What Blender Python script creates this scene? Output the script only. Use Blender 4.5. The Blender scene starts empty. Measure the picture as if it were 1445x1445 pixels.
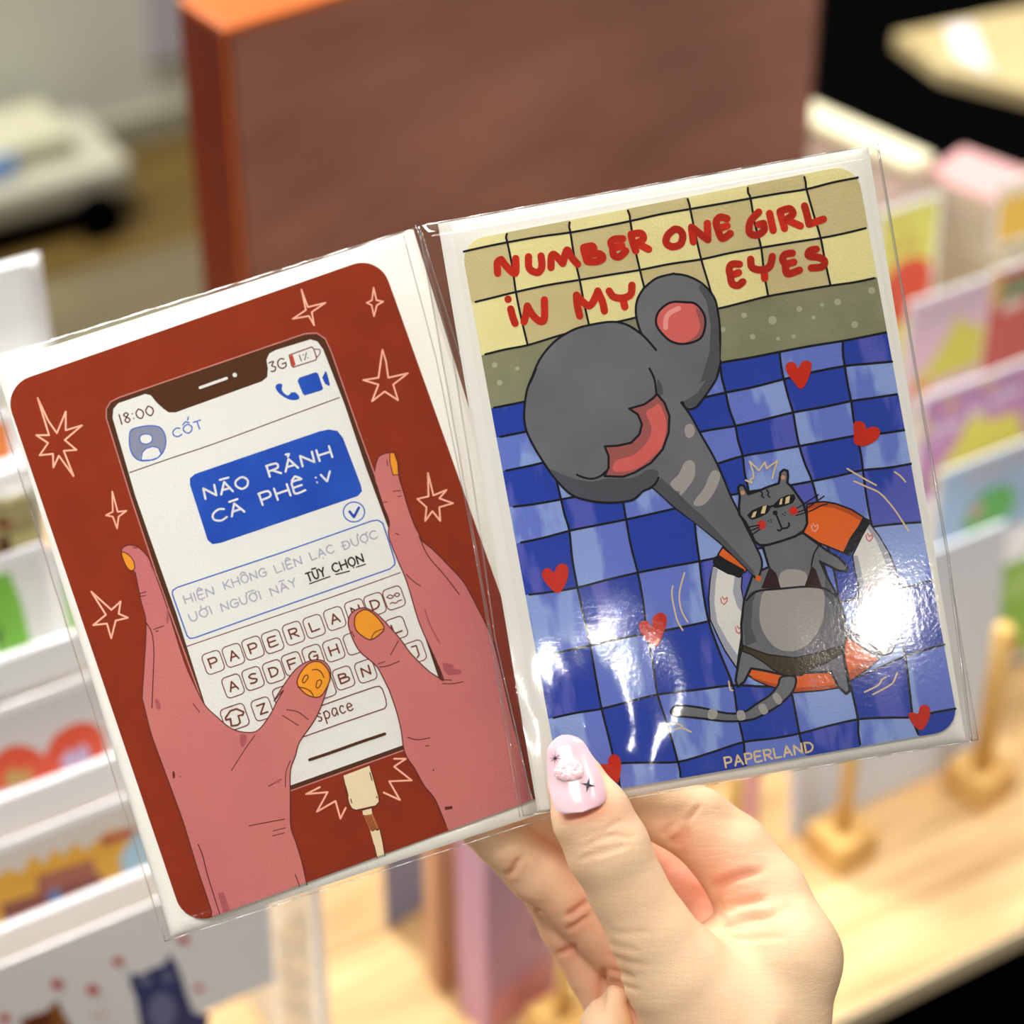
import bpy, math, random
import numpy as np
from mathutils import Vector, Matrix
from mathutils.geometry import tessellate_polygon
random.seed(7); rng = np.random.default_rng(7)
SC = bpy.context.scene
COL = SC.collection
# ------------------------------------------------------------------ camera
FPX = 3330.0; PITCH = math.radians(37); CX = 722.5
cd = bpy.data.cameras.new('camera'); cam = bpy.data.objects.new('camera', cd); COL.objects.link(cam)
cam.rotation_euler = (math.radians(90) - PITCH, 0, 0)
cd.sensor_width = 36; cd.lens = 36 * FPX / 1445; cd.clip_start = .02; cd.clip_end = 50
cd.dof.use_dof = True; cd.dof.focus_distance = .613; cd.dof.aperture_fstop = 8.5
SC.camera = cam
CAM = cam.rotation_euler.to_matrix().to_4x4()      # camera stands at the world origin
FW = Vector((0, math.cos(PITCH), -math.sin(PITCH))); UP = Vector((0, math.sin(PITCH), math.cos(PITCH))); RT = Vector((1, 0, 0))
# ------------------------------------------------------------------ light
SC.view_settings.view_transform = 'Standard'; SC.view_settings.look = 'None'
SC.view_settings.gamma = 1; SC.view_settings.use_curve_mapping = False
SC.view_settings.exposure = -0.38
w = bpy.data.worlds.new('shop_light'); SC.world = w; w.use_nodes = True
w.node_tree.nodes['Background'].inputs[0].default_value = (1.0, .96, .90, 1)
w.node_tree.nodes['Background'].inputs[1].default_value = .42
def area(name, loc, target, size, power, color=(1, .955, .895), spread=180):
    l = bpy.data.lights.new(name, 'AREA'); l.shape = 'DISK'; l.size = size; l.energy = power; l.color = color; l.spread = math.radians(spread)
    o = bpy.data.objects.new(name, l); COL.objects.link(o); o.location = loc
    o.rotation_euler = (Vector(target) - Vector(loc)).to_track_quat('-Z', 'Y').to_euler(); return o
HELD = (0, .49, -.37)
area('ceiling_panel_light', (-.45, -.05, 1.5), (0, .7, -.7), .9, 27)
area('ceiling_panel_light', (.9, 1.5, 1.4), (.5, 1.0, -.8), .55, 34)
area('ceiling_or_fill_spot', (-.75, .1, 1.2), (-.22, .74, -.75), .2, 1.2, (.97, .98, 1), 28)  # added fill lamp, brightens the whites of the left card rack
area('ceiling_or_fill_spot', (1.0, .0, 1.25), (.8, .9, -.8), .22, 1.5, (.97, .98, 1), 36)  # another added fill, lifts the dull cards in the right-hand rack
area('ceiling_panel_light', (-1.2, 2.2, 1.5), (-.2, 2.9, -1.2), 1.0, 200, (1, 1, .97))
area('ceiling_or_fill_spot', (.128, -1.421, .735), HELD, .060, 2.3)
area('ceiling_or_fill_spot', (-.21, -1.45, .655), HELD, .035, 1.1)
area('ceiling_or_fill_spot', (.95, .1, 1.45), (.1, .6, -.5), .10, 8)
# ------------------------------------------------------------------ coordinates
def ray(px, py): return FW + RT * ((px - CX) / FPX) - UP * ((py - CX) / FPX)
def at(px, py, d): return ray(px, py) * d
AZ = math.radians(59)
UU = Vector((math.sin(AZ), math.cos(AZ), 0)); VV = Vector((-math.cos(AZ), math.sin(AZ), 0))
TABLE = -.9; FLOOR = -1.65
def ground(px, py, z): r = ray(px, py); P = r * (z / r.z); return P.dot(UU), P.dot(VV)
def wallp(px, py, v): r = ray(px, py); P = r * (v / r.dot(VV)); return P.dot(UU), P.z
SHOP = Matrix(((UU.x, VV.x, 0, 0), (UU.y, VV.y, 0, 0), (0, 0, 1, 0), (0, 0, 0, 1)))   # (u, v, z) -> world
# ------------------------------------------------------------------ materials
def lin(c):
    r = []
    for x in c[:3]:
        x /= 255.0; r.append(x / 12.92 if x <= .04045 else ((x + .055) / 1.055) ** 2.4)
    return (*r, 1)
MATS = {}
def mat(c, rough=.6, spec=.3, bump=0, bscale=300, metal=0, noise=None, nscale=20, stretch=(1, 1, 1), name=None, coat=0, detail=4, contrast=(.35, .65), sss=0):
    key = (tuple(c), rough, spec, bump, bscale, metal, noise, nscale, stretch, coat, contrast, sss)
    if key in MATS: return MATS[key]
    m = bpy.data.materials.new(name or 'paint'); m.use_nodes = True; nt = m.node_tree; b = nt.nodes['Principled BSDF']
    b.inputs['Base Color'].default_value = lin(c); b.inputs['Roughness'].default_value = rough
    b.inputs['Specular IOR Level'].default_value = spec; b.inputs['Metallic'].default_value = metal
    b.inputs['Coat Weight'].default_value = coat; b.inputs['Coat Roughness'].default_value = .12
    if sss: b.inputs['Subsurface Weight'].default_value = sss; b.inputs['Subsurface Scale'].default_value = .002
    tc = nt.nodes.new('ShaderNodeTexCoord')
    if noise:
        mp = nt.nodes.new('ShaderNodeMapping'); mp.inputs['Scale'].default_value = stretch
        n = nt.nodes.new('ShaderNodeTexNoise'); n.inputs['Scale'].default_value = nscale; n.inputs['Detail'].default_value = detail
        r = nt.nodes.new('ShaderNodeValToRGB'); r.color_ramp.elements[0].color = lin(c); r.color_ramp.elements[1].color = lin(noise)
        r.color_ramp.elements[0].position, r.color_ramp.elements[1].position = contrast
        nt.links.new(tc.outputs['Object'], mp.inputs[0]); nt.links.new(mp.outputs[0], n.inputs[0])
        nt.links.new(n.outputs[0], r.inputs[0]); nt.links.new(r.outputs[0], b.inputs['Base Color'])
    if bump:
        n2 = nt.nodes.new('ShaderNodeTexNoise'); n2.inputs['Scale'].default_value = bscale; n2.inputs['Detail'].default_value = 2
        bp = nt.nodes.new('ShaderNodeBump'); bp.inputs['Strength'].default_value = bump; bp.inputs['Distance'].default_value = .001
        nt.links.new(tc.outputs['Object'], n2.inputs[0]); nt.links.new(n2.outputs[0], bp.inputs['Height']); nt.links.new(bp.outputs[0], b.inputs['Normal'])
    MATS[key] = m; return m
def ink(c, noise=None, nscale=60, stretch=(1, 1, 1), contrast=(.35, .65)):
    return mat(c, .8, .06, .22, 1400, 0, noise, nscale, stretch, 'print_ink', contrast=contrast)
def film_mat(fac=.035, rough=.07):
    m = bpy.data.materials.new('clear_film'); m.use_nodes = True; nt = m.node_tree; nt.nodes.clear()
    o = nt.nodes.new('ShaderNodeOutputMaterial'); t = nt.nodes.new('ShaderNodeBsdfTransparent'); g = nt.nodes.new('ShaderNodeBsdfGlossy')
    x = nt.nodes.new('ShaderNodeMixShader'); lw = nt.nodes.new('ShaderNodeLayerWeight'); lw.inputs[0].default_value = .25
    mm = nt.nodes.new('ShaderNodeMath'); mm.operation = 'MULTIPLY_ADD'; mm.inputs[1].default_value = .5; mm.inputs[2].default_value = fac
    g.inputs['Roughness'].default_value = rough; t.inputs[0].default_value = (.985, .985, .98, 1)
    tc = nt.nodes.new('ShaderNodeTexCoord'); n2 = nt.nodes.new('ShaderNodeTexNoise'); n2.inputs['Scale'].default_value = 900; n2.inputs['Detail'].default_value = 2
    bp = nt.nodes.new('ShaderNodeBump'); bp.inputs['Strength'].default_value = .035; bp.inputs['Distance'].default_value = .0003
    nt.links.new(tc.outputs['Object'], n2.inputs[0]); nt.links.new(n2.outputs[0], bp.inputs['Height']); nt.links.new(bp.outputs[0], g.inputs['Normal'])
    nt.links.new(lw.outputs['Fresnel'], mm.inputs[0]); nt.links.new(mm.outputs[0], x.inputs[0])
    nt.links.new(t.outputs[0], x.inputs[1]); nt.links.new(g.outputs[0], x.inputs[2]); nt.links.new(x.outputs[0], o.inputs[0]); return m
FILM = film_mat()
FILM_EDGE = film_mat(.20, .12)
# ------------------------------------------------------------------ object helpers
def link(name, me, parent=None, mats=None, M=None, smooth=False):
    o = bpy.data.objects.new(name, me); COL.objects.link(o)
    if parent: o.parent = parent
    if M is not None: o.matrix_local = M
    for m in (mats or []): me.materials.append(m)
    if smooth: me.polygons.foreach_set('use_smooth', [True] * len(me.polygons))
    return o
def tag(o, label=None, cat=None, group=None, kind=None):
    for k, v in (('label', label), ('category', cat), ('group', group), ('kind', kind)):
        if v: o[k] = v
    return o
def empty(name, M, label, cat, group=None):
    o = bpy.data.objects.new(name, None); COL.objects.link(o); o.matrix_world = M; o.empty_display_size = .02
    return tag(o, label, cat, group)
def pydata(vs, fs):
    me = bpy.data.meshes.new('mesh'); me.from_pydata([tuple(v) for v in vs], [], fs); me.update(); return me
def rbox_data(x0, x1, y0, y1, z0, z1, b=.001):
    """box with chamfered edges: (verts, faces)"""
    b = min(b, (x1 - x0) * .45, (y1 - y0) * .45, (z1 - z0) * .45)
    import bmesh
    bm = bmesh.new(); bmesh.ops.create_cube(bm, size=1)
    for v in bm.verts: v.co = Vector(((x0 + x1) / 2 + v.co.x * (x1 - x0), (y0 + y1) / 2 + v.co.y * (y1 - y0), (z0 + z1) / 2 + v.co.z * (z1 - z0)))
    if b > 1e-5: bmesh.ops.bevel(bm, geom=bm.edges[:], offset=b, segments=2, affect='EDGES', profile=.6)
    bm.verts.index_update(); vs = [v.co.copy() for v in bm.verts]; fs = [[v.index for v in f.verts] for f in bm.faces]; bm.free(); return vs, fs
class MB:
    def __init__(s): s.v = []; s.f = []; s.m = []
    def add(s, vs, fs, mi=0):
        k = len(s.v); s.v += [Vector(v) for v in vs]; s.f += [[i + k for i in f] for f in fs]; s.m += [mi] * len(fs); return s
    def box(s, x0, x1, y0, y1, z0, z1, b=.001, mi=0, M=None):
        vs, fs = rbox_data(x0, x1, y0, y1, z0, z1, b)
        if M is not None: vs = [M @ v for v in vs]
        return s.add(vs, fs, mi)
    def tube(s, pts, r, n=14, mi=0, caps=True):
        pts = [Vector(p) for p in pts]; rr = r if isinstance(r, (list, tuple)) else [r] * len(pts); vs = []; fs = []
        for i, p in enumerate(pts):
            d = (pts[min(i + 1, len(pts) - 1)] - pts[max(i - 1, 0)]).normalized()
            a = d.orthogonal().normalized() if i == 0 else (a0 - d * a0.dot(d)).normalized()
            a0 = a; b = d.cross(a)
            for k in range(n):
                t = 2 * math.pi * k / n; vs.append(p + (a * math.cos(t) + b * math.sin(t)) * rr[i])
        for i in range(len(pts) - 1):
            for k in range(n): fs.append([i * n + k, i * n + (k + 1) % n, (i + 1) * n + (k + 1) % n, (i + 1) * n + k])
        if caps: fs.append(list(range(n))[::-1]); fs.append([(len(pts) - 1) * n + k for k in range(n)])
        return s.add(vs, fs, mi)
    def prism(s, poly, y0, y1, mi=0):
        """2D polygon in (x, z) extruded from y0 (front) to y1"""
        n = len(poly); vs = [(x, y0, z) for x, z in poly] + [(x, y1, z) for x, z in poly]
        fs = [list(range(n)), list(range(n, 2 * n))[::-1]] + [[i, i + n, (i + 1) % n + n, (i + 1) % n] for i in range(n)]
        return s.add(vs, fs, mi)
    def build(s, name, mats, parent=None, M=None, smooth=False):
        me = pydata(s.v, s.f)
        if s.m: me.polygons.foreach_set('material_index', s.m)
        return link(name, me, parent, mats if isinstance(mats, list) else [mats], M, smooth)
# ------------------------------------------------------------------ flat print: shapes laid on a card's face
ZM = {1: (3.6125, 0, 340), 2: (3.6125, 350, 360), 3: (3.6125, 0, 700), 4: (3.6125, 370, 740), 5: (3.6125, 180, 960), 6: (3.6125, 480, 960),
      'a': (4.25, 620, 200), 'b': (4.25, 920, 200), 'c': (4.25, 660, 500), 'd': (4.25, 960, 480), 'e': (4.25, 720, 780), 'f': (5.5577, 1000, 620), 'g': (4.25, 1060, 780), 0: (1, 0, 0),
      'n': (4.8167, 640, 1000)}
def Z(k, pts): s, ox, oy = ZM[k]; return [(ox + x / s, oy + y / s) for x, y in pts]
def catmull(pts, closed=False, n=4):
    P = [np.array(p, float) for p in pts]; N = len(P); out = []
    if N < 3: return [tuple(p) for p in P]
    rg = range(N) if closed else range(N - 1)
    for i in rg:
        p1, p2 = P[i], P[(i + 1) % N]
        p0 = P[i - 1] if (closed or i > 0) else p1; p3 = P[(i + 2) % N] if (closed or i + 2 < N) else p2
        for k in range(n):
            t = k / n
            out.append(tuple(.5 * ((2 * p1) + (p2 - p0) * t + (2 * p0 - 5 * p1 + 4 * p2 - p3) * t * t + (3 * p1 - p0 - 3 * p2 + p3) * t ** 3)))
    if not closed: out.append(tuple(P[-1]))
    return out
def clip_convex(poly, C):
    for i in range(len(C)):
        ax, ay = C[i]; bx, by = C[(i + 1) % len(C)]
        side = lambda p: (bx - ax) * (p[1] - ay) - (by - ay) * (p[0] - ax)
        out = []
        for j in range(len(poly)):
            p, q = poly[j - 1], poly[j]; sp, sq = side(p), side(q)
            if (sp >= 0) != (sq >= 0): t = sp / (sp - sq); out.append((p[0] + (q[0] - p[0]) * t, p[1] + (q[1] - p[1]) * t))
            if sq >= 0: out.append(q)
        poly = out
        if len(poly) < 3: return []
    return poly
class Face:
    """a card's printed face; its plane has local x across, y up, z towards the reader"""
    def __init__(s, corners, depth, dx, dy, label, cat):
        # corners TL TR BR BL in the photograph, depth at the centre, dx/dy: how much nearer the right / top side is
        s.c0 = at(sum(c[0] for c in corners) / 4, sum(c[1] for c in corners) / 4, depth)
        P = [at(*corners[0], depth + dx - dy), at(*corners[1], depth - dx - dy), at(*corners[2], depth - dx + dy), at(*corners[3], depth + dx + dy)]
        ex = ((P[1] - P[0]) + (P[2] - P[3])).normalized(); ez = ex.cross((P[0] - P[3]) + (P[1] - P[2])).normalized(); ey = ez.cross(ex)
        s.M = Matrix.Translation(s.c0) @ Matrix((ex, ey, ez)).transposed().to_4x4(); s.Mi = s.M.inverted(); s.n = ez
        s.root = empty('sleeved_greeting_card', s.M, label, cat); s.k = 0; s.cur = None
        pts = [s.loc(*c) for c in corners]
        s.w = ((pts[1] - pts[0]).length + (pts[2] - pts[3]).length) / 2; s.h = ((pts[0] - pts[3]).length + (pts[1] - pts[2]).length) / 2
        s.quad = [pts[1], pts[0], pts[3], pts[2]]
        s.corners = [Vector((-s.w / 2, s.h / 2)), Vector((s.w / 2, s.h / 2)), Vector((s.w / 2, -s.h / 2)), Vector((-s.w / 2, -s.h / 2))]
    def loc(s, px, py):
        r = ray(px, py); t = s.c0.dot(s.n) / r.dot(s.n); p = s.Mi @ (r * t); return Vector((p.x, p.y))
    def pxw(s): return .6135 / FPX
    def set_card(s, rad):
        s.rad = rad; c = []; Q = s.quad                        # TR TL BL BR, counter-clockwise
        for i in range(4):
            p, q, r = Q[i - 1], Q[i], Q[(i + 1) % 4]; a = q + (p - q).normalized() * rad; b = q + (r - q).normalized() * rad; ctr = a + b - q
            for k in range(9):
                t = math.pi / 2 * k / 8; v = ctr + (a - ctr) * math.cos(t) + (b - ctr) * math.sin(t); c.append((v.x, v.y))
        s.outline = c                                         # counter-clockwise
        m = MB(); n = len(c); t = .0004
        vs = [(x, y, 0) for x, y in c] + [(x, y, -t) for x, y in c]
        m.add(vs, [list(range(n)), list(range(n, 2 * n))[::-1]] + [[i, i + n, (i + 1) % n + n, (i + 1) % n] for i in range(n)])
        s.card = m.build('card', mat((232, 230, 222), .7, .2, .2, 1400, name='card_stock'), s.root)
    def begin(s, name): s.end(); s.cur = MB(); s.name = name; s.mats = []
    def end(s):
        if s.cur and s.cur.f: s.cur.build(s.name, s.mats, s.card)
        s.cur = None
    def mi(s, m):
        if m not in s.mats: s.mats.append(m)
        return s.mats.index(m)
    def up(s): s.k += 1; return 1.4e-6 * s.k + 1e-5
    def fill(s, pts, m, smooth=True, clip=True, n=4):
        if smooth: pts = catmull(pts, True, n)
        L = [tuple(s.loc(*p)) for p in pts]
        A = sum(L[i - 1][0] * L[i][1] - L[i][0] * L[i - 1][1] for i in range(len(L)))
        if A < 0: L = L[::-1]
        if clip: L = clip_convex(L, s.outline)
        if len(L) < 3: return
        tr = tessellate_polygon([[Vector((x, y, 0)) for x, y in L]]); z = s.up()
        tr = [t if (L[t[1]][0] - L[t[0]][0]) * (L[t[2]][1] - L[t[0]][1]) - (L[t[1]][1] - L[t[0]][1]) * (L[t[2]][0] - L[t[0]][0]) > 0 else t[::-1] for t in tr]
        s.cur.add([(x, y, z) for x, y in L], [list(t) for t in tr], s.mi(m))
    def stroke(s, pts, wpx, m, smooth=True, closed=False, newz=True, taper=False):
        if smooth and len(pts) > 2: pts = catmull(pts, closed, 4)
        if closed: pts = list(pts) + [pts[0]]
        L = [s.loc(*p) for p in pts]; r0 = wpx / 2 * s.pxw(); z = s.up() if newz else 1.4e-6 * s.k + 1e-5; mi = s.mi(m); N = len(L)
        rr = [r0 * (1 - .5 * i / max(1, N - 1) if taper else 1) for i in range(N)]
        ns = 6 if wpx < 4 else 10
        for i in range(N - 1):
            d = L[i + 1] - L[i]
            if d.length < 1e-7 or max(abs(L[i].x), abs(L[i + 1].x)) > s.w / 2 or max(abs(L[i].y), abs(L[i + 1].y)) > s.h / 2: continue
            nn = Vector((-d.y, d.x)).normalized()
            q = [L[i] - nn * rr[i], L[i + 1] - nn * rr[i + 1], L[i + 1] + nn * rr[i + 1], L[i] + nn * rr[i]]
            s.cur.add([(p.x, p.y, z) for p in q], [[0, 1, 2, 3]], mi)
        for i in range(N):
            zz = z + 4e-7
            if abs(L[i].x) + rr[i] > s.w / 2 or abs(L[i].y) + rr[i] > s.h / 2: continue
            s.cur.add([(L[i].x + rr[i] * math.cos(2 * math.pi * k / ns), L[i].y + rr[i] * math.sin(2 * math.pi * k / ns), zz) for k in range(ns)], [list(range(ns))], mi)
    def dot(s, p, r, m): s.fill([(p[0] + r * math.cos(a * math.pi / 6), p[1] + r * math.sin(a * math.pi / 6)) for a in range(12)], m, False)
    def text(s, txt, a, b, h, wpx, m, lean=0.0, jitter=.05):
        """hand lettering along the baseline a -> b, cap height h (all in photograph pixels)"""
        adv = [GLYPH[c][0] if c != ' ' else .55 for c in txt]; gap = .28; tot = sum(adv) + gap * (len(txt) - 1); L = math.hypot(b[0] - a[0], b[1] - a[1])
        dx = ((b[0] - a[0]) / L, (b[1] - a[1]) / L); up = (dx[1], -dx[0]); k = L / tot; x = 0; first = True
        for c, ad in zip(txt, adv):
            if c != ' ':
                for st in GLYPH[c][1]:
                    pts = []
                    for gx, gy in st:
                        X = (x + gx * ad) * k; Y = gy * h
                        pts.append((a[0] + dx[0] * X + up[0] * Y + lean * gy * h * dx[0], a[1] + dx[1] * X + up[1] * Y))
                    s.stroke(pts, wpx, m, smooth=(len(pts) > 3), newz=first); first = False
            x += ad + gap
GLYPH = {
 'A': (.8, [[(0, 0), (.5, 1), (1, 0)], [(.15, .35), (.85, .35)]]), 'B': (.7, [[(0, 0), (0, 1)], [(0, 1), (.75, .9), (.75, .6), (0, .52)], [(0, .52), (1, .45), (1, .08), (0, 0)]]),
 'C': (.8, [[(1, .85), (.6, 1), (.1, .75), (.05, .3), (.5, 0), (1, .12)]]), 'D': (.8, [[(.05, 0), (.05, 1)], [(0, 1), (.7, .9), (1, .5), (.7, .1), (0, 0)]]),
 'Đ': (.8, [[(.05, 0), (.05, 1)], [(0, 1), (.7, .9), (1, .5), (.7, .1), (0, 0)], [(-.2, .5), (.4, .5)]]),
 'E': (.65, [[(1, 1), (.1, 1), (0, .5), (.05, 0), (1, .02)], [(0, .52), (.85, .52)]]), 'F': (.65, [[(1, 1), (0, 1)], [(0, 1), (0, 0)], [(0, .5), (.8, .5)]]),
 'G': (.85, [[(.95, .85), (.55, 1), (.08, .75), (.05, .25), (.5, 0), (.95, .15), (.95, .45)], [(.55, .45), (1.05, .47)]]),
 'H': (.8, [[(0, 0), (0, 1)], [(1, 0), (1, 1)], [(0, .5), (1, .5)]]), 'I': (.12, [[(.5, 0), (.5, 1)]]), 'i': (.12, [[(.5, 0), (.5, .72)], [(.5, .95), (.5, 1.0)]]),
 'K': (.75, [[(0, 0), (0, 1)], [(.95, 1), (.02, .45)], [(.2, .55), (1, 0)]]), 'L': (.65, [[(0, 1), (.05, .02)], [(.05, .02), (1, .05)]]),
 'M': (1, [[(0, 0), (.1, 1), (.5, .3)], [(.5, .3), (.9, 1), (1, 0)]]), 'N': (.8, [[(0, 0), (.05, .95)], [(.05, .95), (.95, .05)], [(.95, .05), (1, 1)]]),
 'O': (.85, [[(.5, 1), (.1, .8), (.02, .4), (.4, 0), (.85, .15), (1, .6), (.75, .95), (.5, 1)]]), 'P': (.7, [[(.05, 0), (.05, 1)], [(0, 1), (.85, .95), (.9, .5), (.05, .42)]]),
 'R': (.75, [[(.05, 0), (.05, 1)], [(0, 1), (.85, .95), (.85, .55), (.05, .47)], [(.4, .47), (1, 0)]]), 'S': (.65, [[(.95, .9), (.5, 1), (.1, .8), (.4, .52), (.9, .3), (.6, .02), (.05, .08)]]),
 'T': (.75, [[(0, 1), (1, 1)], [(.5, 1), (.5, 0)]]), 'U': (.8, [[(0, 1), (.05, .3), (.45, 0), (.9, .25), (1, 1)]]), 'V': (.8, [[(0, 1), (.5, 0), (1, 1)]]),
 'Y': (.75, [[(0, 1), (.5, .5)], [(1, 1), (.5, .5), (.45, 0)]]), 'Z': (.7, [[(0, 1), (.95, 1)], [(.95, 1), (.1, 0)], [(.1, 0), (1, 0)]]),
 '1': (.15, [[(.5, 0), (.5, 1)]]), '8': (.55, [[(.5, .55), (.1, .8), (.5, 1), (.9, .8), (.5, .55), (.05, .25), (.5, 0), (.95, .25), (.5, .55)]]), '0': (.7, [[(.5, 1), (.05, .7), (.05, .3), (.5, 0), (.95, .3), (.95, .7), (.5, 1)]]),
 '3': (.6, [[(.05, .95), (.9, .95), (.4, .58), (.95, .35), (.6, 0), (0, .08)]]), ':': (.12, [[(.5, .2), (.5, .23)], [(.5, .7), (.5, .73)]]), '%': (.6, [[(.1, 0), (.9, 1)], [(.1, .85), (.25, .85)], [(.75, .15), (.9, .15)]]),
 'v': (.6, [[(0, .85), (.45, .05)], [(.45, .05), (1, .95)]]),
 's': (.5, [[(.95, .6), (.4, .68), (.1, .5), (.8, .25), (.6, 0), (.05, .05)]]), 'p': (.6, [[(.05, .65), (.05, -.4)], [(.05, .55), (.6, .68), (1, .35), (.6, .02), (.05, .1)]]),
 'a': (.6, [[(.95, .6), (.4, .68), (.02, .3), (.35, 0), (.9, .3)], [(.95, .65), (.95, 0)]]), 'c': (.55, [[(.95, .55), (.5, .68), (.05, .35), (.4, 0), (1, .08)]]), 'e': (.6, [[(.05, .35), (.95, .4), (.6, .68), (.1, .5), (.15, .1), (.6, 0), (1, .1)]]),
 'h': (.6, [[(0, 1), (0, 0)], [(0, .4), (.5, .65), (.95, .4), (.95, 0)]]), 'n': (.6, [[(0, .65), (0, 0)], [(0, .4), (.5, .65), (.95, .4), (.95, 0)]]), 'u': (.6, [[(0, .65), (.05, .1), (.5, 0), (.9, .2)], [(.95, .65), (.95, 0)]]), 'b': (.6, [[(0, 1), (0, 0)], [(0, .5), (.6, .65), (1, .3), (.5, 0), (0, .1)]]), 't': (.45, [[(.4, 1), (.4, .05), (.9, .02)], [(0, .65), (.9, .65)]]),
}
def acc(base, *extra): a, st = GLYPH[base]; return (a, st + list(extra))
BAR = [(.1, 1.25), (.95, 1.25)]; HAT = [(.1, 1.12), (.5, 1.38), (.9, 1.12)]; DOTB = [(.5, -.22), (.52, -.22)]; HOOK = [(1, 1), (1.2, 1.15), (1.15, 1.3)]
GLYPH.update({'Ã': acc('A', [(.2, 1.28), (.95, 1.28)]), 'À': acc('A', [(.2, 1.28), (.85, 1.25)]), 'Ả': acc('A', [(.4, 1.45), (.65, 1.4), (.5, 1.2)]), 'Ê': acc('E', HAT), 'Ệ': acc('E', HAT, DOTB), 'Ô': acc('O', HAT),
 'Ố': acc('O', HAT, [(.8, 1.45), (1.0, 1.8)]), 'Ạ': acc('A', DOTB), 'Ư': acc('U', HOOK), 'Ợ': acc('O', DOTB, [(.85, .95), (1.15, 1.1)]), 'Ờ': acc('O', [(.05, 1.3), (.9, 1.3)], [(.9, .9), (1.15, 1.1)]),
 'Ớ': acc('O', [(.9, .9), (1.15, 1.1)], [(.4, 1.15), (.5, 1.4)]), 'Ù': acc('U', [(.15, 1.25), (.9, 1.22)]), 'Ọ': acc('O', DOTB)})
def copy_tree(o, parent=None):
    c = o.copy(); COL.objects.link(c); c.parent = parent
    for ch in list(o.children): copy_tree(ch, c)
    return c
# ------------------------------------------------------------------ the envelope and film pouch of a card
def grid_sheet(w, h, x0, y0, nx, ny, zf):
    vs = []; fs = []
    for j in range(ny + 1):
        for i in range(nx + 1):
            x = x0 + w * i / nx; y = y0 + h * j / ny; vs.append((x, y, zf(x, y)))
    for j in range(ny):
        for i in range(nx): a = j * (nx + 1) + i; fs.append([a, a + 1, a + nx + 2, a + nx + 1])
    return vs, fs
def quad_sheet(P, nx, ny, zf, ufun=lambda t: t):
    """P = local TL TR BR BL"""
    vs = []; fs = []
    for j in range(ny + 1):
        for i in range(nx + 1):
            s, t = ufun(i / nx), ufun(j / ny); a = P[3].lerp(P[2], s); b = P[0].lerp(P[1], s); p = a.lerp(b, t); vs.append((p.x, p.y, zf(s, t, p)))
    for j in range(ny):
        for i in range(nx): a = j * (nx + 1) + i; fs.append([a, a + 1, a + nx + 2, a + nx + 1])
    return vs, fs
def envelope(F, C, flap):
    P = [F.loc(*c) for c in C]; th = .0022
    W_ = (P[1] - P[0]).length; H_ = (P[0] - P[3]).length
    ease = lambda t: (t - .5) * (1 + .0) + .5
    # dense rows at the rim: the paper rolls over to its folds
    ss = [0, .003, .008, .016, .028, .045] + list(np.linspace(.08, .92, 9)) + [.955, .972, .984, .992, .997, 1]
    def prof(d):
        d = min(d, .0036) / .0036; return 1 - (1 - d) ** 2.2
    m = MB(); n = len(ss)
    for side in (1, -1):
        vs = []; fs = []
        for t in ss:
            for s in ss:
                p = P[3].lerp(P[2], s).lerp(P[0].lerp(P[1], s), t)
                d = min(s * W_, (1 - s) * W_, t * H_, (1 - t) * H_)
                z = -.0006 - th / 2 + side * th / 2 * prof(d)
                vs.append((p.x, p.y, z))
        for j in range(n - 1):
            for i in range(n - 1):
                a = j * n + i; q = [a, a + 1, a + n + 1, a + n]; fs.append(q if side > 0 else q[::-1])
        m.add(vs, fs)
    e = m.build('envelope', mat((234, 232, 222), .55, .3, .12, 900, name='envelope_paper'), F.root, smooth=True)
    # glued side seam of the paper, standing just proud along one long side
    q = [F.loc(*c) for c in flap]
    vs, fs = quad_sheet(q, 3, 20, lambda s, t, p: -.0006 + (.00012 if 0 < s < 1 else .00006))
    MB().add(vs, fs).build('envelope_seam', mat((236, 234, 225), .55, .3, .12, 900, name='envelope_paper'), e, smooth=True)
def pouch(F, C, amp, seams, crumple=None, seed=1):
    P = [F.loc(*c) for c in C]; r = random.Random(seed); ph = [r.uniform(0, 6.28) for _ in range(8)]
    def zf(s, t, p):
        x, y = p.x, p.y
        z = .0022 + amp * (math.sin(x * 90 + y * 22 + ph[0]) * .5 + math.sin(x * 45 - y * 50 + ph[1]) + .06 * math.sin(x * 420 + y * 60 + ph[2]) + .015 * math.sin(x * 900 + 240 * math.sin(y * 9) + ph[3]))
        if crumple: z += crumple(s, t)
        e = min(s, 1 - s, t, 1 - t)
        k = min(1, e / .02); return z * k + (-.0016) * (1 - k)
    vs, fs = quad_sheet(P, 110, 150, zf); m = MB().add(vs, fs)
    front = m.build('plastic_sleeve', FILM, F.root, smooth=True)
    tag(front, 'clear glossy plastic sleeve')
    # welded rims
    Q = [Vector((p.x, p.y, -.0016)) for p in P]; b = MB()
    for i in range(4):
        a, c = Q[i], Q[(i + 1) % 4]; pts = [a.lerp(c, k / 40) + Vector((0, 0, .0004 * math.sin(k * 1.7 + ph[i % 8]))) for k in range(41)]
        b.tube(pts, .00022, 5)
    b.build('sleeve_rim', FILM_EDGE, front, smooth=True)
    for sm in seams:
        w_ = sm[0]; pts = [F.loc(*p) for p in sm[1]]; pp = []
        for i in range(len(pts) - 1):
            for k in range(12): pp.append(pts[i].lerp(pts[i + 1], k / 12))
        pp.append(pts[-1])
        MB().tube([Vector((p.x, p.y, .0034 + .0002 * math.sin(i * .9 + ph[4]))) for i, p in enumerate(pp)], w_, 5).build('sleeve_fold', FILM_EDGE, front, smooth=True)
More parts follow.
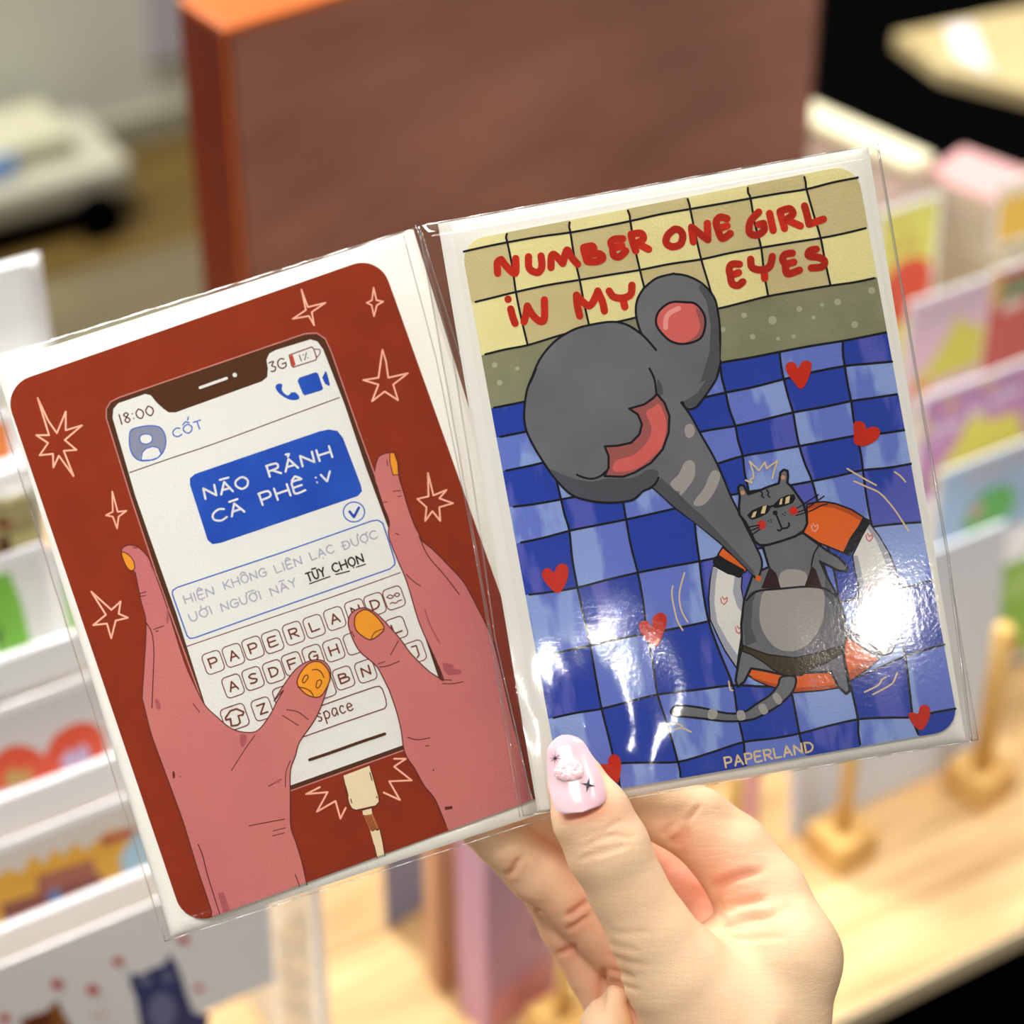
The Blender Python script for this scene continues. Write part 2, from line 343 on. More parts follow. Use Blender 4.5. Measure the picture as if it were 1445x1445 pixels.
# ================================================================== LEFT CARD: two hands typing on a phone
LEFT = Face([(4, 545), (535, 360), (803, 1110), (262, 1308)], .629, -.0027, -.007,
            'sleeved greeting card of pink hands typing on a phone on rust red', 'greeting card')
LEFT.set_card(.0075)
envelope(LEFT, [(-9, 513), (583, 322), (834, 1125), (240, 1322)], [(520, 344), (578, 325), (826, 1120), (770, 1144)])
RUST = ink((134, 42, 6), (126, 38, 5), 90); DARK = ink((72, 38, 12)); SCREEN = ink((217, 217, 209)); PINK = ink((192, 114, 105), (186, 106, 107), 28)
LINE = ink((84, 30, 22)); PALE = ink((243, 180, 150)); BLUE = ink((22, 66, 160), (30, 78, 172), 80); BLUEL = ink((50, 92, 180)); GREYT = ink((158, 160, 176))
BLACK = ink((22, 18, 18)); NAILC = ink((224, 148, 32), (214, 138, 38), 50); SHADE = ink((160, 82, 86)); CREAM = ink((226, 208, 168)); AVATAR = ink((128, 132, 150)); ROSE = ink((190, 120, 112)); KEYL = ink((112, 50, 36))
L = LEFT
L.begin('printed_background')
L.fill([(-40, 520), (560, 320), (860, 1140), (240, 1360)], RUST, False)
def star(F, k, pts, w_=2.6):
    F.begin('printed_star'); F.stroke(Z(k, pts), w_, PALE, smooth=False)
star(L, 1, [(192, 800), (245, 915), (290, 980), (335, 870), (335, 965), (418, 940), (330, 1015), (390, 1065), (325, 1070), (375, 1198), (300, 1095), (272, 1155), (270, 1085), (202, 1093), (245, 1030), (185, 990), (250, 990), (192, 800)])
star(L, 3, [(572, -24), (600, 80), (645, 75), (605, 105), (597, 165), (575, 105), (540, 98), (575, 80), (572, -24)], 2.3)
star(L, 3, [(465, 487), (568, 580), (615, 537), (605, 600), (652, 620), (590, 635), (567, 725), (545, 650), (475, 658), (540, 605), (465, 487)])
star(L, 2, [(272, 175), (305, 265), (395, 243), (325, 290), (337, 358), (310, 310), (228, 325), (295, 280), (272, 175)], 2.3)
star(L, 2, [(640, 165), (655, 230), (690, 237), (657, 255), (642, 312), (630, 255), (605, 243), (632, 230), (640, 165)], 2.3)
star(L, 2, [(685, 482), (703, 540), (715, 625), (815, 602), (740, 660), (765, 740), (697, 695), (632, 745), (665, 660), (587, 637), (665, 625), (685, 482)])
star(L, 2, [(917, 1110), (945, 1225), (1012, 1197), (975, 1240), (1045, 1265), (975, 1285), (980, 1355), (940, 1305), (903, 1355), (910, 1285), (863, 1243), (920, 1230), (917, 1110)])
star(L, 5, [(980, 545), (910, 580), (1020, 570), (965, 670), (1060, 615), (1085, 705), (1112, 650)])
star(L, 6, [(275, 400), (335, 400), (275, 440), (365, 510), (250, 515), (305, 610), (222, 572)])
L.begin('printed_phone')
outer = [(150, 590), (150, 577), (156, 567), (168, 561), (430, 471), (447, 470), (459, 478), (468, 498), (505, 604), (530, 673), (556, 752), (626, 959), (652, 1029), (410, 1116), (337, 1143), (286.5, 993), (221, 811), (184, 700)]
L.fill(outer, DARK, False); L.stroke(outer, 1.8, ROSE, False, True)
L.fill([(159, 590), (160, 577), (167, 569), (205, 556), (213, 558), (221, 568), (231, 577), (238, 582), (248, 582), (370, 538), (377, 532), (378, 520), (376, 508), (380, 499), (389, 494), (438, 479), (448, 482), (456, 493), (486, 570), (516, 659), (549, 748), (619, 957), (640, 1026), (411, 1108), (337, 1130), (289, 993), (249, 866), (191, 700)], SCREEN, False)
L.stroke(Z(1, [(1020, 748), (1155, 700)]), 4.2, SCREEN); L.dot(Z(1, [(1197, 683)])[0], 3.2, SCREEN)
L.stroke([(183, 667), (240, 647), (300, 627), (400, 590), (479, 561)], 1.6, LINE)
L.stroke([(264, 912), (370, 876), (470, 842), (565, 808)], 1.5, KEYL)
L.begin('status_lettering')
L.text('18:00', (171, 599), (218, 585), 14, 2, LINE); L.begin('signal_lettering'); L.text('3G', (383, 525), (405, 518), 14, 2, LINE)
L.begin('battery_symbol')
L.stroke(Z(2, [(210, 510), (325, 468), (335, 478), (350, 525), (345, 535), (230, 572), (222, 562)]), 1.8, KEYL, False, True)
L.stroke(Z(2, [(342, 480), (365, 480), (368, 500), (355, 518), (348, 515)]), 1.5, KEYL, False)
L.fill(Z(2, [(212, 515), (228, 508), (243, 560), (228, 570)]), ink((180, 60, 40)), False)
L.text('1%', (424.5, 510), (436, 506), 9, 1.5, LINE)
L.begin('call_symbols')
L.fill(Z(2, [(140, 670), (155, 655), (175, 660), (172, 685), (185, 705), (205, 715), (222, 700), (245, 702), (262, 725), (250, 738), (215, 738), (175, 718), (150, 695)]), BLUE)
L.fill(Z(2, [(252, 640), (262, 625), (345, 597), (357, 603), (383, 680), (375, 690), (290, 716), (280, 708)]), BLUE, False)
L.fill(Z(2, [(378, 625), (395, 590), (402, 600), (418, 660), (412, 668), (392, 655)]), BLUE, False)
L.begin('avatar_symbol')
av = Z(1, [(660, 1000), (668, 965), (705, 950), (760, 942), (810, 948), (835, 975), (846, 1020), (835, 1070), (805, 1105), (770, 1118), (715, 1120), (680, 1095), (662, 1050)])
L.fill(av, AVATAR); L.stroke(av, 1.8, BLUEL, True, True)
hd = Z(1, [(712, 1005), (725, 988), (755, 985), (775, 998), (773, 1022), (750, 1035), (722, 1030)]); L.fill(hd, SCREEN); L.stroke(hd, 1.6, BLUEL, True, True)
bd = Z(1, [(720, 1118), (725, 1080), (745, 1058), (780, 1048), (808, 1055), (822, 1085), (805, 1105), (770, 1117)]); L.fill(bd, SCREEN); L.stroke(bd, 1.6, BLUEL, False, True)
L.begin('name_lettering'); L.text('CỐT', (246, 618), (287, 604), 12, 1.9, BLUEL)
L.begin('speech_bubble')
L.fill([(268, 684), (268, 675), (275, 669), (450, 609), (464, 606), (476, 608), (484, 618), (509, 684), (511, 693), (505, 700), (312, 766), (300, 768), (293, 762)], BLUE, False)
L.begin('bubble_lettering')
L.text('NÃO', (290, 704), (352, 687), 16, 3.1, SCREEN); L.text('RẢNH', (380, 673), (469, 645), 16, 3.1, SCREEN)
L.text('CÀ', (303, 738), (345, 722), 16, 3.1, SCREEN); L.text('PHÊ', (370, 713), (431, 692), 17, 3.1, SCREEN); L.text(':v', (447, 684), (469, 678), 14, 3.1, SCREEN)
L.begin('check_symbol')
L.stroke([(499.5 + 15 * math.cos(a * .524), 722.5 + 14 * math.sin(a * .524)) for a in range(12)], 1.8, BLUEL, True, True); L.stroke(Z(2, [(518, 1308), (540, 1335), (565, 1288)]), 4, BLUE, False)
L.begin('notice_box')
L.stroke([(243, 838), (244, 833), (250, 829), (400, 779), (525, 735), (533, 734), (540, 738), (549, 765), (557, 791), (557, 797), (550, 803), (370, 866), (275, 900), (268, 901), (264, 897)], 1.9, BLUEL, False, True)
L.begin('notice_lettering')
for t_, a_, b_ in (('HIỆN', (262, 852), (303, 839)), ('KHÔNG', (318, 832), (377, 812)), ('LIÊN', (390, 809), (427, 796)), ('LẠC', (440, 791), (472, 779)), ('ĐƯỢC', (486, 776), (533, 759)),
                   ('UỚI', (270, 878), (300, 866)), ('NGƯỜI', (314, 863), (369, 845)), ('NÀY', (384, 841), (420, 826))):
    L.text(t_, a_, b_, 11.5, 2, GREYT)
L.begin('choice_lettering')
L.text('TÙY', (435, 821), (460, 812), 12, 2.4, BLACK); L.text('CHỌN', (471, 808), (514, 793), 12, 2.4, BLACK)
L.stroke(Z(4, [(242, 303), (345, 266)]), 1.8, BLACK); L.stroke(Z(4, [(375, 256), (445, 238)]), 1.8, BLACK); L.stroke(Z(4, [(480, 218), (527, 203)]), 1.8, BLACK)
# keyboard
ang = math.atan(-.35)
def key(c, hw, hh, txt=None, h=13, w_=2.5, r=6):
    L.begin('printed_key'); ca, sa = math.cos(ang), math.sin(ang); pts = []
    for sx, sy, a0 in ((1, 1, 0), (-1, 1, 90), (-1, -1, 180), (1, -1, 270)):
        for k in range(4):
            a = math.radians(a0 + 30 * k); x = sx * (hw - r) + r * math.cos(a); y = sy * (hh - r) + r * math.sin(a); pts.append((c[0] + x * ca - y * sa, c[1] + x * sa + y * ca))
    L.stroke(pts, 1.5, KEYL, False, True)
    if txt:
        wd = 12 if txt not in 'I' else 2; x0, y0 = -wd / 2, h / 2
        a = (c[0] + x0 * ca - y0 * sa, c[1] + x0 * sa + y0 * ca); b = (c[0] - x0 * ca - y0 * sa, c[1] - x0 * sa + y0 * ca); L.text(txt, a, b, h, w_, KEYL)
for t_, k_, c_ in (('P', 3, (1087, 848)), ('A', 3, (1190, 812)), ('P', 3, (1290, 775)), ('E', 3, (1390, 742)), ('R', 4, (160, 555)), ('L', 4, (265, 520)), ('A', 4, (370, 480)), ('N', 4, (477, 440)), ('D', 4, (575, 408)),
                   ('A', 3, (1188, 968)), ('S', 3, (1290, 930)), ('D', 3, (1395, 895)), ('F', 4, (155, 710)), ('G', 4, (260, 672)), ('H', 4, (365, 640)), (None, 4, (470, 605)), ('L', 4, (685, 530)),
                   ('B', 4, (415, 783)), ('N', 4, (528, 748)), ('Z', 3, (1337, 1085)), (None, 4, (110, 880)), (None, 4, (320, 830)), (None, 4, (780, 650))):
    key(Z(k_, [c_])[0], 13.3, 15, t_)
key(Z(4, [(672, 375)])[0], 13.5, 15); c_ = (555.5, 846)
for q in ([(635, 372), (650, 360), (668, 368), (655, 378), (635, 372)], [(672, 362), (685, 350), (700, 356), (690, 368), (672, 362)], [(652, 405), (665, 398), (680, 402), (695, 390), (712, 385)]): L.stroke(Z(4, q), 1.6, KEYL)
L.stroke(Z(4, [(760, 625), (785, 618), (800, 665), (790, 680)]), 2.2, KEYL, False)
key(Z(3, [(1197, 1128)])[0], 17.5, 16.5)
L.stroke(Z(3, [(1150, 1130), (1175, 1095), (1205, 1085), (1242, 1100), (1238, 1115), (1215, 1120), (1225, 1155), (1210, 1168), (1180, 1172), (1175, 1135), (1152, 1142)]), 2.6, KEYL, False, True)
L.begin('printed_key'); L.stroke(Z(4, [(140, 1108), (205, 1085), (400, 1015), (625, 938), (634, 920), (630, 890), (612, 838), (598, 825), (575, 828), (480, 860), (300, 925)]), 1.6, KEYL, False)
L.text('space', Z(4, [(288, 1005)])[0], Z(4, [(465, 945)])[0], 16, 2, KEYL)
L.begin('home_bar'); L.stroke(Z(4, [(242, 1200), (360, 1160), (500, 1110), (625, 1068)]), 4.4, DARK)
# charger
L.begin('printed_charger')
q = Z(5, [(1098, 487), (1110, 540), (1130, 630), (1145, 655), (1165, 662), (1265, 640), (1283, 620), (1280, 590), (1235, 435)]); L.fill(q, CREAM, False); L.stroke(q, 1.5, LINE, False)
q = Z(5, [(1236, 762), (1250, 768), (1262, 760), (1275, 765), (1285, 755), (1300, 820), (1312, 895), (1300, 920), (1268, 930), (1272, 905), (1257, 840)]); L.fill(q, CREAM, False); L.stroke(q, 1.3, LINE, False)
q = Z(5, [(1198, 662), (1245, 650), (1250, 680), (1230, 692), (1200, 688)]); L.fill(q, CREAM, False); L.stroke(q, 1.2, LINE, False)
L.fill(Z(5, [(1205, 690), (1250, 680), (1280, 755), (1238, 768)]), ink((176, 104, 50)), False)
for x in (0, 9, 18, 27): L.stroke(Z(5, [(1212 + x, 690), (1245 + x * .95, 762)]), .9, LINE)
L.stroke(Z(5, [(1112, 540), (1125, 590)]), 1.5, LINE); L.stroke(Z(5, [(1138, 605), (1143, 625)]), 1.5, LINE); L.stroke(Z(5, [(1235, 470), (1246, 510)]), 1.5, LINE); L.stroke(Z(5, [(1270, 592), (1272, 600)]), 1.5, LINE)
# hands
L.begin('printed_hand')
lh = Z(3, [(620, 290), (625, 265), (660, 250), (710, 265), (760, 320), (800, 420), (850, 560), (900, 720), (950, 870), (1000, 980), (1045, 1065), (1100, 1120), (1180, 1185), (1260, 1205), (1320, 1190), (1380, 1110), (1410, 1050), (1445, 990)]) + \
     Z(4, [(60, 900), (110, 820), (170, 740), (230, 700), (290, 690), (330, 710), (350, 760), (330, 840), (300, 930), (260, 1010), (190, 1110), (170, 1180), (145, 1250), (143, 1345)]) + \
     Z(5, [(830, 590), (830, 700), (835, 760), (860, 830), (890, 930), (915, 1045), (930, 1110), (460, 1260), (430, 1180), (400, 1090), (350, 940), (290, 740), (240, 600), (170, 410), (120, 270), (80, 110)]) + \
     Z(3, [(725, 1030), (735, 870), (745, 650), (720, 540), (700, 440), (690, 390), (655, 350)])
L.fill(lh, PINK, True, True, 3); L.stroke(lh[:-1], 1.5, LINE)
for k_, q, w_ in ((3, [(745, 645), (775, 700), (785, 800), (780, 950), (775, 1080)], 1.6), (3, [(710, 498), (745, 488)], 1.4), (3, [(718, 512), (742, 508)], 1.4), (3, [(785, 680), (835, 662)], 1.4), (3, [(795, 690), (808, 688)], 1.4), (3, [(985, 1058), (1018, 1103)], 1.3),
                  (5, [(650, 280), (600, 350), (530, 460)], 1.3), (5, [(620, 742), (690, 728), (800, 708)], 1.5), (5, [(742, 768), (805, 752)], 1.3), (5, [(740, 793), (800, 778)], 1.3), (5, [(360, 835), (385, 900), (410, 1000), (470, 1190)], 1.6), (5, [(855, 990), (878, 1050)], 1.5),
                  (5, [(830, 410), (808, 470), (805, 545)], 1.3), (4, [(105, 975), (185, 1025)], 1.3), (4, [(125, 945), (180, 955), (235, 995)], 1.4), (5, [(720, 540), (785, 505)], 1.3), (3, [(680, 262), (698, 266)], 1.3), (3, [(765, 345), (795, 410)], 1.8)): L.stroke(Z(k_, q), w_, SHADE if w_ == 1.8 else LINE)
for q in ([(790, 1040), (805, 1035), (820, 1075), (812, 1092), (798, 1080)], [(855, 560), (862, 600), (858, 645), (848, 640)], [(1225, 1218), (1258, 1222), (1248, 1272), (1228, 1275)]): L.fill(Z(3, q), SHADE)
L.fill(Z(5, [(460, 1085), (490, 1080), (525, 1175), (490, 1190)]), SHADE, False); L.fill(Z(5, [(230, 465), (240, 468), (242, 495), (232, 498)]), LINE); L.fill(Z(5, [(265, 487), (273, 490), (270, 496)]), LINE); L.fill(Z(5, [(745, 520), (783, 500), (775, 525)]), SHADE, False)
q = Z(4, [(178, 800), (200, 750), (240, 708), (290, 700), (328, 730), (347, 780), (325, 840), (290, 880), (235, 872), (192, 835)]); L.fill(q, NAILC); L.stroke(q, 1.6, LINE, True, True)
for q in ([(205, 800), (215, 775), (230, 768), (235, 780), (222, 800), (210, 808), (205, 800)], [(275, 825), (280, 800), (297, 793), (303, 805), (292, 828), (280, 835), (275, 825)], [(255, 742), (280, 740), (300, 752), (315, 780)], [(182, 830), (215, 835), (245, 850), (262, 875)]): L.stroke(Z(4, q), 1.5, LINE)
q = Z(3, [(620, 290), (650, 295), (680, 330), (686, 370), (665, 380), (640, 350)]); L.fill(q, NAILC); L.stroke(q, 1.4, LINE, True, True)
L.begin('printed_hand')
rh = Z(2, [(645, 1105), (660, 1040), (690, 1015), (740, 1010), (765, 1060), (770, 1130), (790, 1200), (820, 1300), (850, 1380)]) + Z(4, [(800, 50), (820, 90), (865, 125), (950, 210), (1030, 300), (1100, 430), (1150, 530), (1190, 640), (1220, 760), (1245, 870), (1275, 1000), (1315, 1150), (1350, 1290), (1385, 1400), (1420, 1500), (900, 1700)]) + \
     Z(6, [(560, 800), (540, 740), (520, 690), (480, 600), (430, 540), (380, 450), (330, 370), (310, 250), (285, 150), (250, 50)]) + Z(4, [(650, 850), (600, 750), (570, 710), (500, 650), (460, 580), (438, 500), (458, 450), (510, 425), (560, 440), (610, 480), (700, 580), (760, 660), (840, 740), (890, 775), (925, 792)]) + \
     Z(4, [(880, 680), (800, 500), (740, 300), (690, 180), (645, 60)]) + Z(2, [(720, 1360), (690, 1280), (655, 1170)])
L.fill(rh, PINK, True, True, 3); L.stroke(rh[:24], 1.5, LINE); L.stroke(rh[26:], 1.6, LINE)
for k_, q, w_ in ((4, [(800, 60), (845, 160), (930, 260), (1005, 358)], 1.6), (4, [(655, 665), (695, 592)], 1.4), (4, [(598, 728), (645, 720), (700, 697)], 1.5), (4, [(590, 712), (625, 700)], 1.3), (4, [(912, 790), (965, 795)], 1.4), (4, [(920, 812), (975, 812), (1025, 802)], 1.4),
                  (4, [(742, 1085), (790, 1098), (855, 1088)], 1.5), (4, [(832, 1130), (850, 1128)], 1.3), (4, [(735, 255), (770, 290), (808, 315)], 1.4), (2, [(740, 1205), (778, 1200)], 1.3), (2, [(765, 1232), (782, 1228)], 1.3), (2, [(690, 1262), (708, 1258)], 1.3), (2, [(750, 1418), (770, 1426)], 1.3), (2, [(708, 1045), (712, 1075)], 1.3),
                  (4, [(455, 545), (470, 575)], 1.3)): L.stroke(Z(k_, q), w_, LINE)
L.stroke(Z(4, [(830, 435), (850, 500), (885, 570), (905, 605)]), 2.4, SHADE)
L.fill(Z(4, [(918, 705), (968, 712), (980, 735), (1018, 745), (1010, 765), (950, 770), (925, 745)]), SHADE, False); L.fill(Z(6, [(532, 645), (572, 640), (572, 655), (535, 662)]), LINE, False); L.dot(Z(6, [(475, 458)])[0], 1.2, LINE)
q = Z(4, [(470, 500), (480, 460), (520, 435), (560, 450), (600, 490), (622, 530), (600, 560), (555, 588), (515, 572), (480, 540)]); L.fill(q, NAILC); L.stroke(q, 1.6, LINE, True, True); L.stroke(Z(4, [(555, 585), (575, 550), (618, 533)]), 1.3, LINE)
q = Z(2, [(722, 1008), (745, 1008), (762, 1055), (768, 1120), (740, 1122), (724, 1060)]); L.fill(q, NAILC, False); L.stroke(q, 1.4, LINE, False, True)
L.end()
pouch(L, [(-24, 508), (592, 318), (846, 1130), (232, 1329)], .00012, [], None, 3)

# ================================================================== RIGHT CARD: elephant and a cat in a swimming pool
RIGHT = Face([(649.5, 340.8), (1208.4, 231.2), (1353.6, 1029), (794.6, 1127.3)], .612, .004, .0013,
             'hand-held sleeved card of a grey elephant and a cat in a blue tiled pool', 'greeting card')
R_ = RIGHT; R_.set_card(.0062)
envelope(RIGHT, [(617, 315), (1226, 206), (1364, 1047), (758, 1146)], [(622, 316), (636, 314), (776, 1142), (762, 1144)])
YL = ink((238, 229, 164), (231, 221, 154), 60); YD = ink((208, 194, 142), (200, 186, 132), 60); OL = ink((142, 142, 110), (126, 128, 96), 70, contrast=(.4, .7)); OLS = ink((172, 172, 142))
BL = ink((104, 124, 206), (142, 166, 222), 42, (1.6, .5, 1), (.47, .52)); BD = ink((36, 64, 164), (84, 92, 184), 42, (1.7, .45, 1), (.53, .57)); K = ink((14, 14, 22)); G1 = ink((116, 116, 120), (104, 104, 109), 50); G2 = ink((80, 82, 88)); G3 = ink((164, 160, 154))
PK = ink((222, 108, 100), (214, 98, 92), 60); PK2 = ink((160, 88, 84)); PK3 = ink((238, 160, 148)); RED = ink((208, 44, 14), (196, 36, 12), 90); OR = ink((224, 96, 22), (234, 106, 30), 60); OR2 = ink((182, 76, 20)); CRM = ink((226, 200, 150)); WH = ink((226, 224, 216)); WS = ink((166, 168, 178)); BROWN = ink((62, 52, 24)); BROWN2 = ink((44, 16, 12)); CHK = ink((206, 40, 24)); PEACH = ink((204, 148, 108))
def grid_cells(F, X, f):
    for r in range(len(X) - 1):
        for c in range(len(X[r]) - 1): F.fill([X[r][c], X[r][c + 1], X[r + 1][c + 1], X[r + 1][c]], f(r, c), False)
yel = [[(640, 343), (715, 326), (803.5, 309), (884.7, 292), (969, 276), (1054, 260), (1134, 244), (1214, 226)],
       [(643, 357.5), (716, 342), (805, 328), (889.5, 312), (974, 295), (1059, 280), (1138, 267), (1218, 249)],
       [(655, 430), (728, 412), (818, 395), (903, 381), (989.5, 366), (1074, 349.5), (1158, 336), (1234, 319)],
       [(668, 504), (744.7, 487), (832, 462), (918, 444), (1010, 436), (1084, 418), (1172, 403), (1246, 390)]]
R_.begin('printed_tile_wall'); grid_cells(R_, yel, lambda r, c: YL if (r + c) % 2 == 0 else YD)
blue = [[(684, 578), (758, 563), (850, 548), (950, 530), (1016, 512), (1100, 496.5), (1189.4, 481), (1260, 467)],
        [(692, 619), (768, 604), (862, 588), (958, 570), (1024, 554), (1106, 535), (1192, 516.5), (1268, 509.5)],
        [(700, 667), (778, 650), (868, 632), (965, 615), (1037.6, 601), (1119, 582), (1201, 566), (1274, 555)],
        [(710, 717), (791.8, 704.7), (875, 690), (975, 665), (1048, 643.5), (1128, 629.4), (1209, 614.6), (1285, 606)],
        [(720, 769), (803.5, 749), (883.5, 733), (979, 711), (1056.5, 694), (1146, 679), (1217.6, 663.5), (1296, 653)],
        [(732, 841), (815, 829), (900, 808), (987, 792), (1065, 775), (1165, 760), (1230.6, 743.5), (1308, 736)],
        [(750, 931), (833, 911), (913, 894), (1000, 876.5), (1085, 858), (1185, 850), (1255, 833), (1323, 817)],
        [(766, 1016), (849, 1000), (928, 980), (1034, 967), (1115, 968), (1199, 959), (1277.6, 926), (1340, 907)],
        [(780, 1100), (868, 1077.6), (956.5, 1075), (1049.4, 1047), (1128, 1035), (1210.6, 1015), (1288, 1012), (1358, 998)],
        [(785, 1140), (876, 1118), (961, 1103), (1053, 1086), (1140, 1071), (1215, 1060), (1299, 1044), (1364, 1032)]]
R_.begin('printed_pool_floor'); R_.fill([(668, 504), (744.7, 487), (832, 462), (918, 444), (1010, 436), (1084, 418), (1172, 403), (1246, 390), (1260, 467), (1189, 481), (1100, 497), (1016, 512), (758, 563), (684, 578)], OL, False)
for x, y, r in ((1182, 426, 5), (1128, 436, 4), (1090, 452, 6), (1050, 445, 4), (1148, 448, 3), (1206, 458, 5), (1062, 475, 4), (1120, 475, 3), (1160, 430, 3), (1020, 465, 4), (698, 515, 4), (705, 540, 4), (1230, 410, 5), (1098, 478, 3), (730, 520, 3)): R_.dot((x, y), r, OLS)
grid_cells(R_, blue, lambda r, c: BD if (r + c) % 2 == 0 else BL)
R_.begin('printed_tile_lines')
def vline(X, c, r0, r1, w_=3):
    pts = []
    for r in range(r0, r1 + 1):
        pts.append(X[r][c])
        if r < r1: a, b = X[r][c], X[r + 1][c]; pts.append(((a[0] + b[0]) / 2 + random.uniform(-1.6, 1.6), (a[1] + b[1]) / 2))
    R_.stroke(pts, w_, K)
def hline(pts, w_=3):
    q = []
    for i, a in enumerate(pts):
        q.append(a)
        if i < len(pts) - 1: b = pts[i + 1]; q.append(((a[0] + b[0]) / 2, (a[1] + b[1]) / 2 + random.uniform(-1.3, 1.3)))
    R_.stroke(q, w_, K)
ed = lambda p, q, t: (p[0] + (q[0] - p[0]) * t, p[1] + (q[1] - p[1]) * t)
for r in range(1, 4): hline([ed(yel[r][0], yel[r][1], .14)] + yel[r][1:-1] + [ed(yel[r][-2], yel[r][-1], .92)])
for c in range(1, 7): vline([[ed(p, q, .25) for p, q in zip(yel[0], yel[1])]] + yel[1:], c, 0, 3)
for r in range(0, 9): hline([ed(blue[r][0], blue[r][1], .1 + (.1 if r == 8 else 0))] + blue[r][1:-1] + [ed(blue[r][-2], blue[r][-1], .88)], 3.2)
for c in range(1, 7): vline(blue[:9] + [[ed(p, q, .86) for p, q in zip(blue[8], blue[9])]], c, 0, 9, 3.2)
R_.begin('title_lettering')
BW = 10.4
for k_, st in (('a', [[(350, 790), (348, 725), (372, 706)], [(372, 706), (400, 745), (455, 790), (458, 700)], [(535, 690), (540, 760), (590, 785), (615, 750), (610, 685)], [(670, 755), (672, 690), (692, 678), (740, 730)], [(740, 730), (765, 650), (790, 690), (830, 735)],
                      [(865, 645), (885, 715)], [(865, 635), (915, 625), (925, 650), (890, 678)], [(890, 678), (960, 672), (980, 700), (940, 720), (888, 718)], [(1100, 582), (1050, 585), (1028, 605), (1040, 635)], [(1040, 638), (1095, 625)], [(1040, 638), (1045, 680), (1080, 690), (1118, 655)],
                      [(1150, 560), (1162, 610), (1178, 655)], [(1150, 555), (1210, 550), (1222, 585), (1175, 612)], [(1185, 610), (1255, 645)],
                      [(412, 944), (413, 946)], [(428, 1003), (440, 1050), (455, 1090)], [(508, 1080), (520, 1035), (528, 985)], [(528, 985), (560, 1040), (605, 1078), (630, 1060), (630, 948)], [(842, 1045), (828, 985), (822, 925)], [(822, 920), (900, 985), (950, 900)], [(950, 895), (978, 960), (990, 1015)],
                      [(1018, 895), (1045, 930), (1100, 938), (1148, 915), (1155, 860)], [(1100, 938), (1112, 990)]]),
               ('b', [[(135, 525), (95, 560), (85, 605), (120, 630), (170, 615), (185, 565), (165, 530), (135, 525)], [(248, 600), (238, 520)], [(238, 512), (285, 550), (335, 588)], [(335, 588), (332, 490)], [(450, 462), (410, 452), (385, 480), (395, 525)], [(395, 522), (450, 505)], [(395, 525), (420, 580), (470, 550)],
                      [(640, 422), (590, 480), (585, 545), (630, 560), (672, 530), (668, 492)], [(668, 490), (640, 497)], [(705, 430), (727, 532)], [(768, 425), (795, 520)], [(768, 418), (825, 402), (845, 435), (800, 470)], [(805, 468), (890, 505)], [(915, 385), (930, 440), (942, 495)], [(942, 495), (1028, 465)],
                      [(525, 735), (480, 735), (463, 765), (470, 800)], [(475, 802), (520, 785)], [(470, 800), (480, 850), (515, 862), (545, 840)], [(592, 705), (598, 750), (635, 768), (685, 763), (710, 740), (722, 688)], [(672, 768), (676, 820)], [(842, 668), (800, 675), (783, 705), (800, 735)], [(800, 737), (850, 722)], [(800, 737), (812, 792), (885, 770)],
                      [(985, 645), (945, 655), (940, 685), (1005, 695), (1035, 718), (1020, 750), (955, 757)]])):
    for q in st: R_.stroke(Z(k_, q), BW, RED, newz=(q is st[0]))
R_.begin('maker_lettering'); R_.text('PAPERLAND', (1024, 1083), (1148, 1060), 14, 2.7, CRM)
for k_, q in (('e', [(975, 200), (970, 260), (1000, 400), (1035, 465)]), ('e', [(1045, 120), (1015, 240), (1025, 340), (1065, 415)]), ('d', [(1000, 770), (1050, 800), (1110, 835), (1175, 870)]), ('d', [(1040, 845), (1120, 880), (1200, 920), (1280, 1010), (1340, 1100), (1370, 1145)]), ('d', [(1285, 790), (1320, 815), (1350, 850)]),
              ('g', [(680, 835), (760, 795), (785, 760), (810, 745)]), ('g', [(730, 850), (830, 795), (855, 770), (875, 720)]), ('e', [(930, 1028), (1000, 1025), (1035, 1040)]), ('e', [(985, 1060), (1030, 1050), (1085, 1075)]), ('e', [(1310, 770), (1320, 820), (1335, 825)])):
    R_.begin('water_stroke'); R_.stroke(Z(k_, q), 2.2, CRM)
# swim ring
R_.begin('printed_swim_ring')
def area_(pts, m, ol=2.8, smooth=False, oc=None):
    R_.fill(pts, m, smooth); 
    if ol: R_.stroke(pts, ol, oc or K, smooth, True)
area_([(1227, 738), (1241, 757), (1255.5, 782), (1264.7, 806), (1269.4, 827), (1273, 850.6), (1273, 874), (1269, 898), (1258, 921), (1241, 927), (1225, 912), (1199, 888), (1201, 881), (1209, 862), (1212, 827), (1206, 803.5), (1203, 784), (1216, 757)], WH, 2)
R_.fill([(1227, 740), (1240, 757), (1254.5, 782), (1263.7, 806), (1268.4, 827), (1272, 850.6), (1272, 874), (1268, 898), (1257, 919), (1250, 922), (1260, 890), (1263, 860), (1258, 825), (1248, 790), (1236, 762), (1224, 746)], WS, False)
R_.fill([(1204, 784), (1207, 803.5), (1213, 827), (1210, 862), (1202, 881), (1209, 884), (1217, 860), (1220, 828), (1214, 800), (1210, 784)], WS, False)
area_([(1007, 798), (1002, 818), (1000, 845), (1002, 874), (1014, 900), (1023.5, 919), (1039, 942), (1044, 912), (1048, 886), (1049, 857.6), (1046, 827), (1047, 814), (1027, 809)], WH, 2.2)
R_.fill([(1006, 800), (1003, 818), (1001, 845), (1003, 874), (1015, 900), (1024, 918), (1039, 940), (1041, 925), (1026, 903), (1012, 878), (1008, 850), (1010, 820), (1013, 803)], WS, False)
R_.fill([(1037, 812), (1046, 815), (1045, 829), (1049, 850), (1048, 866), (1040, 855), (1034, 835)], WS, False)
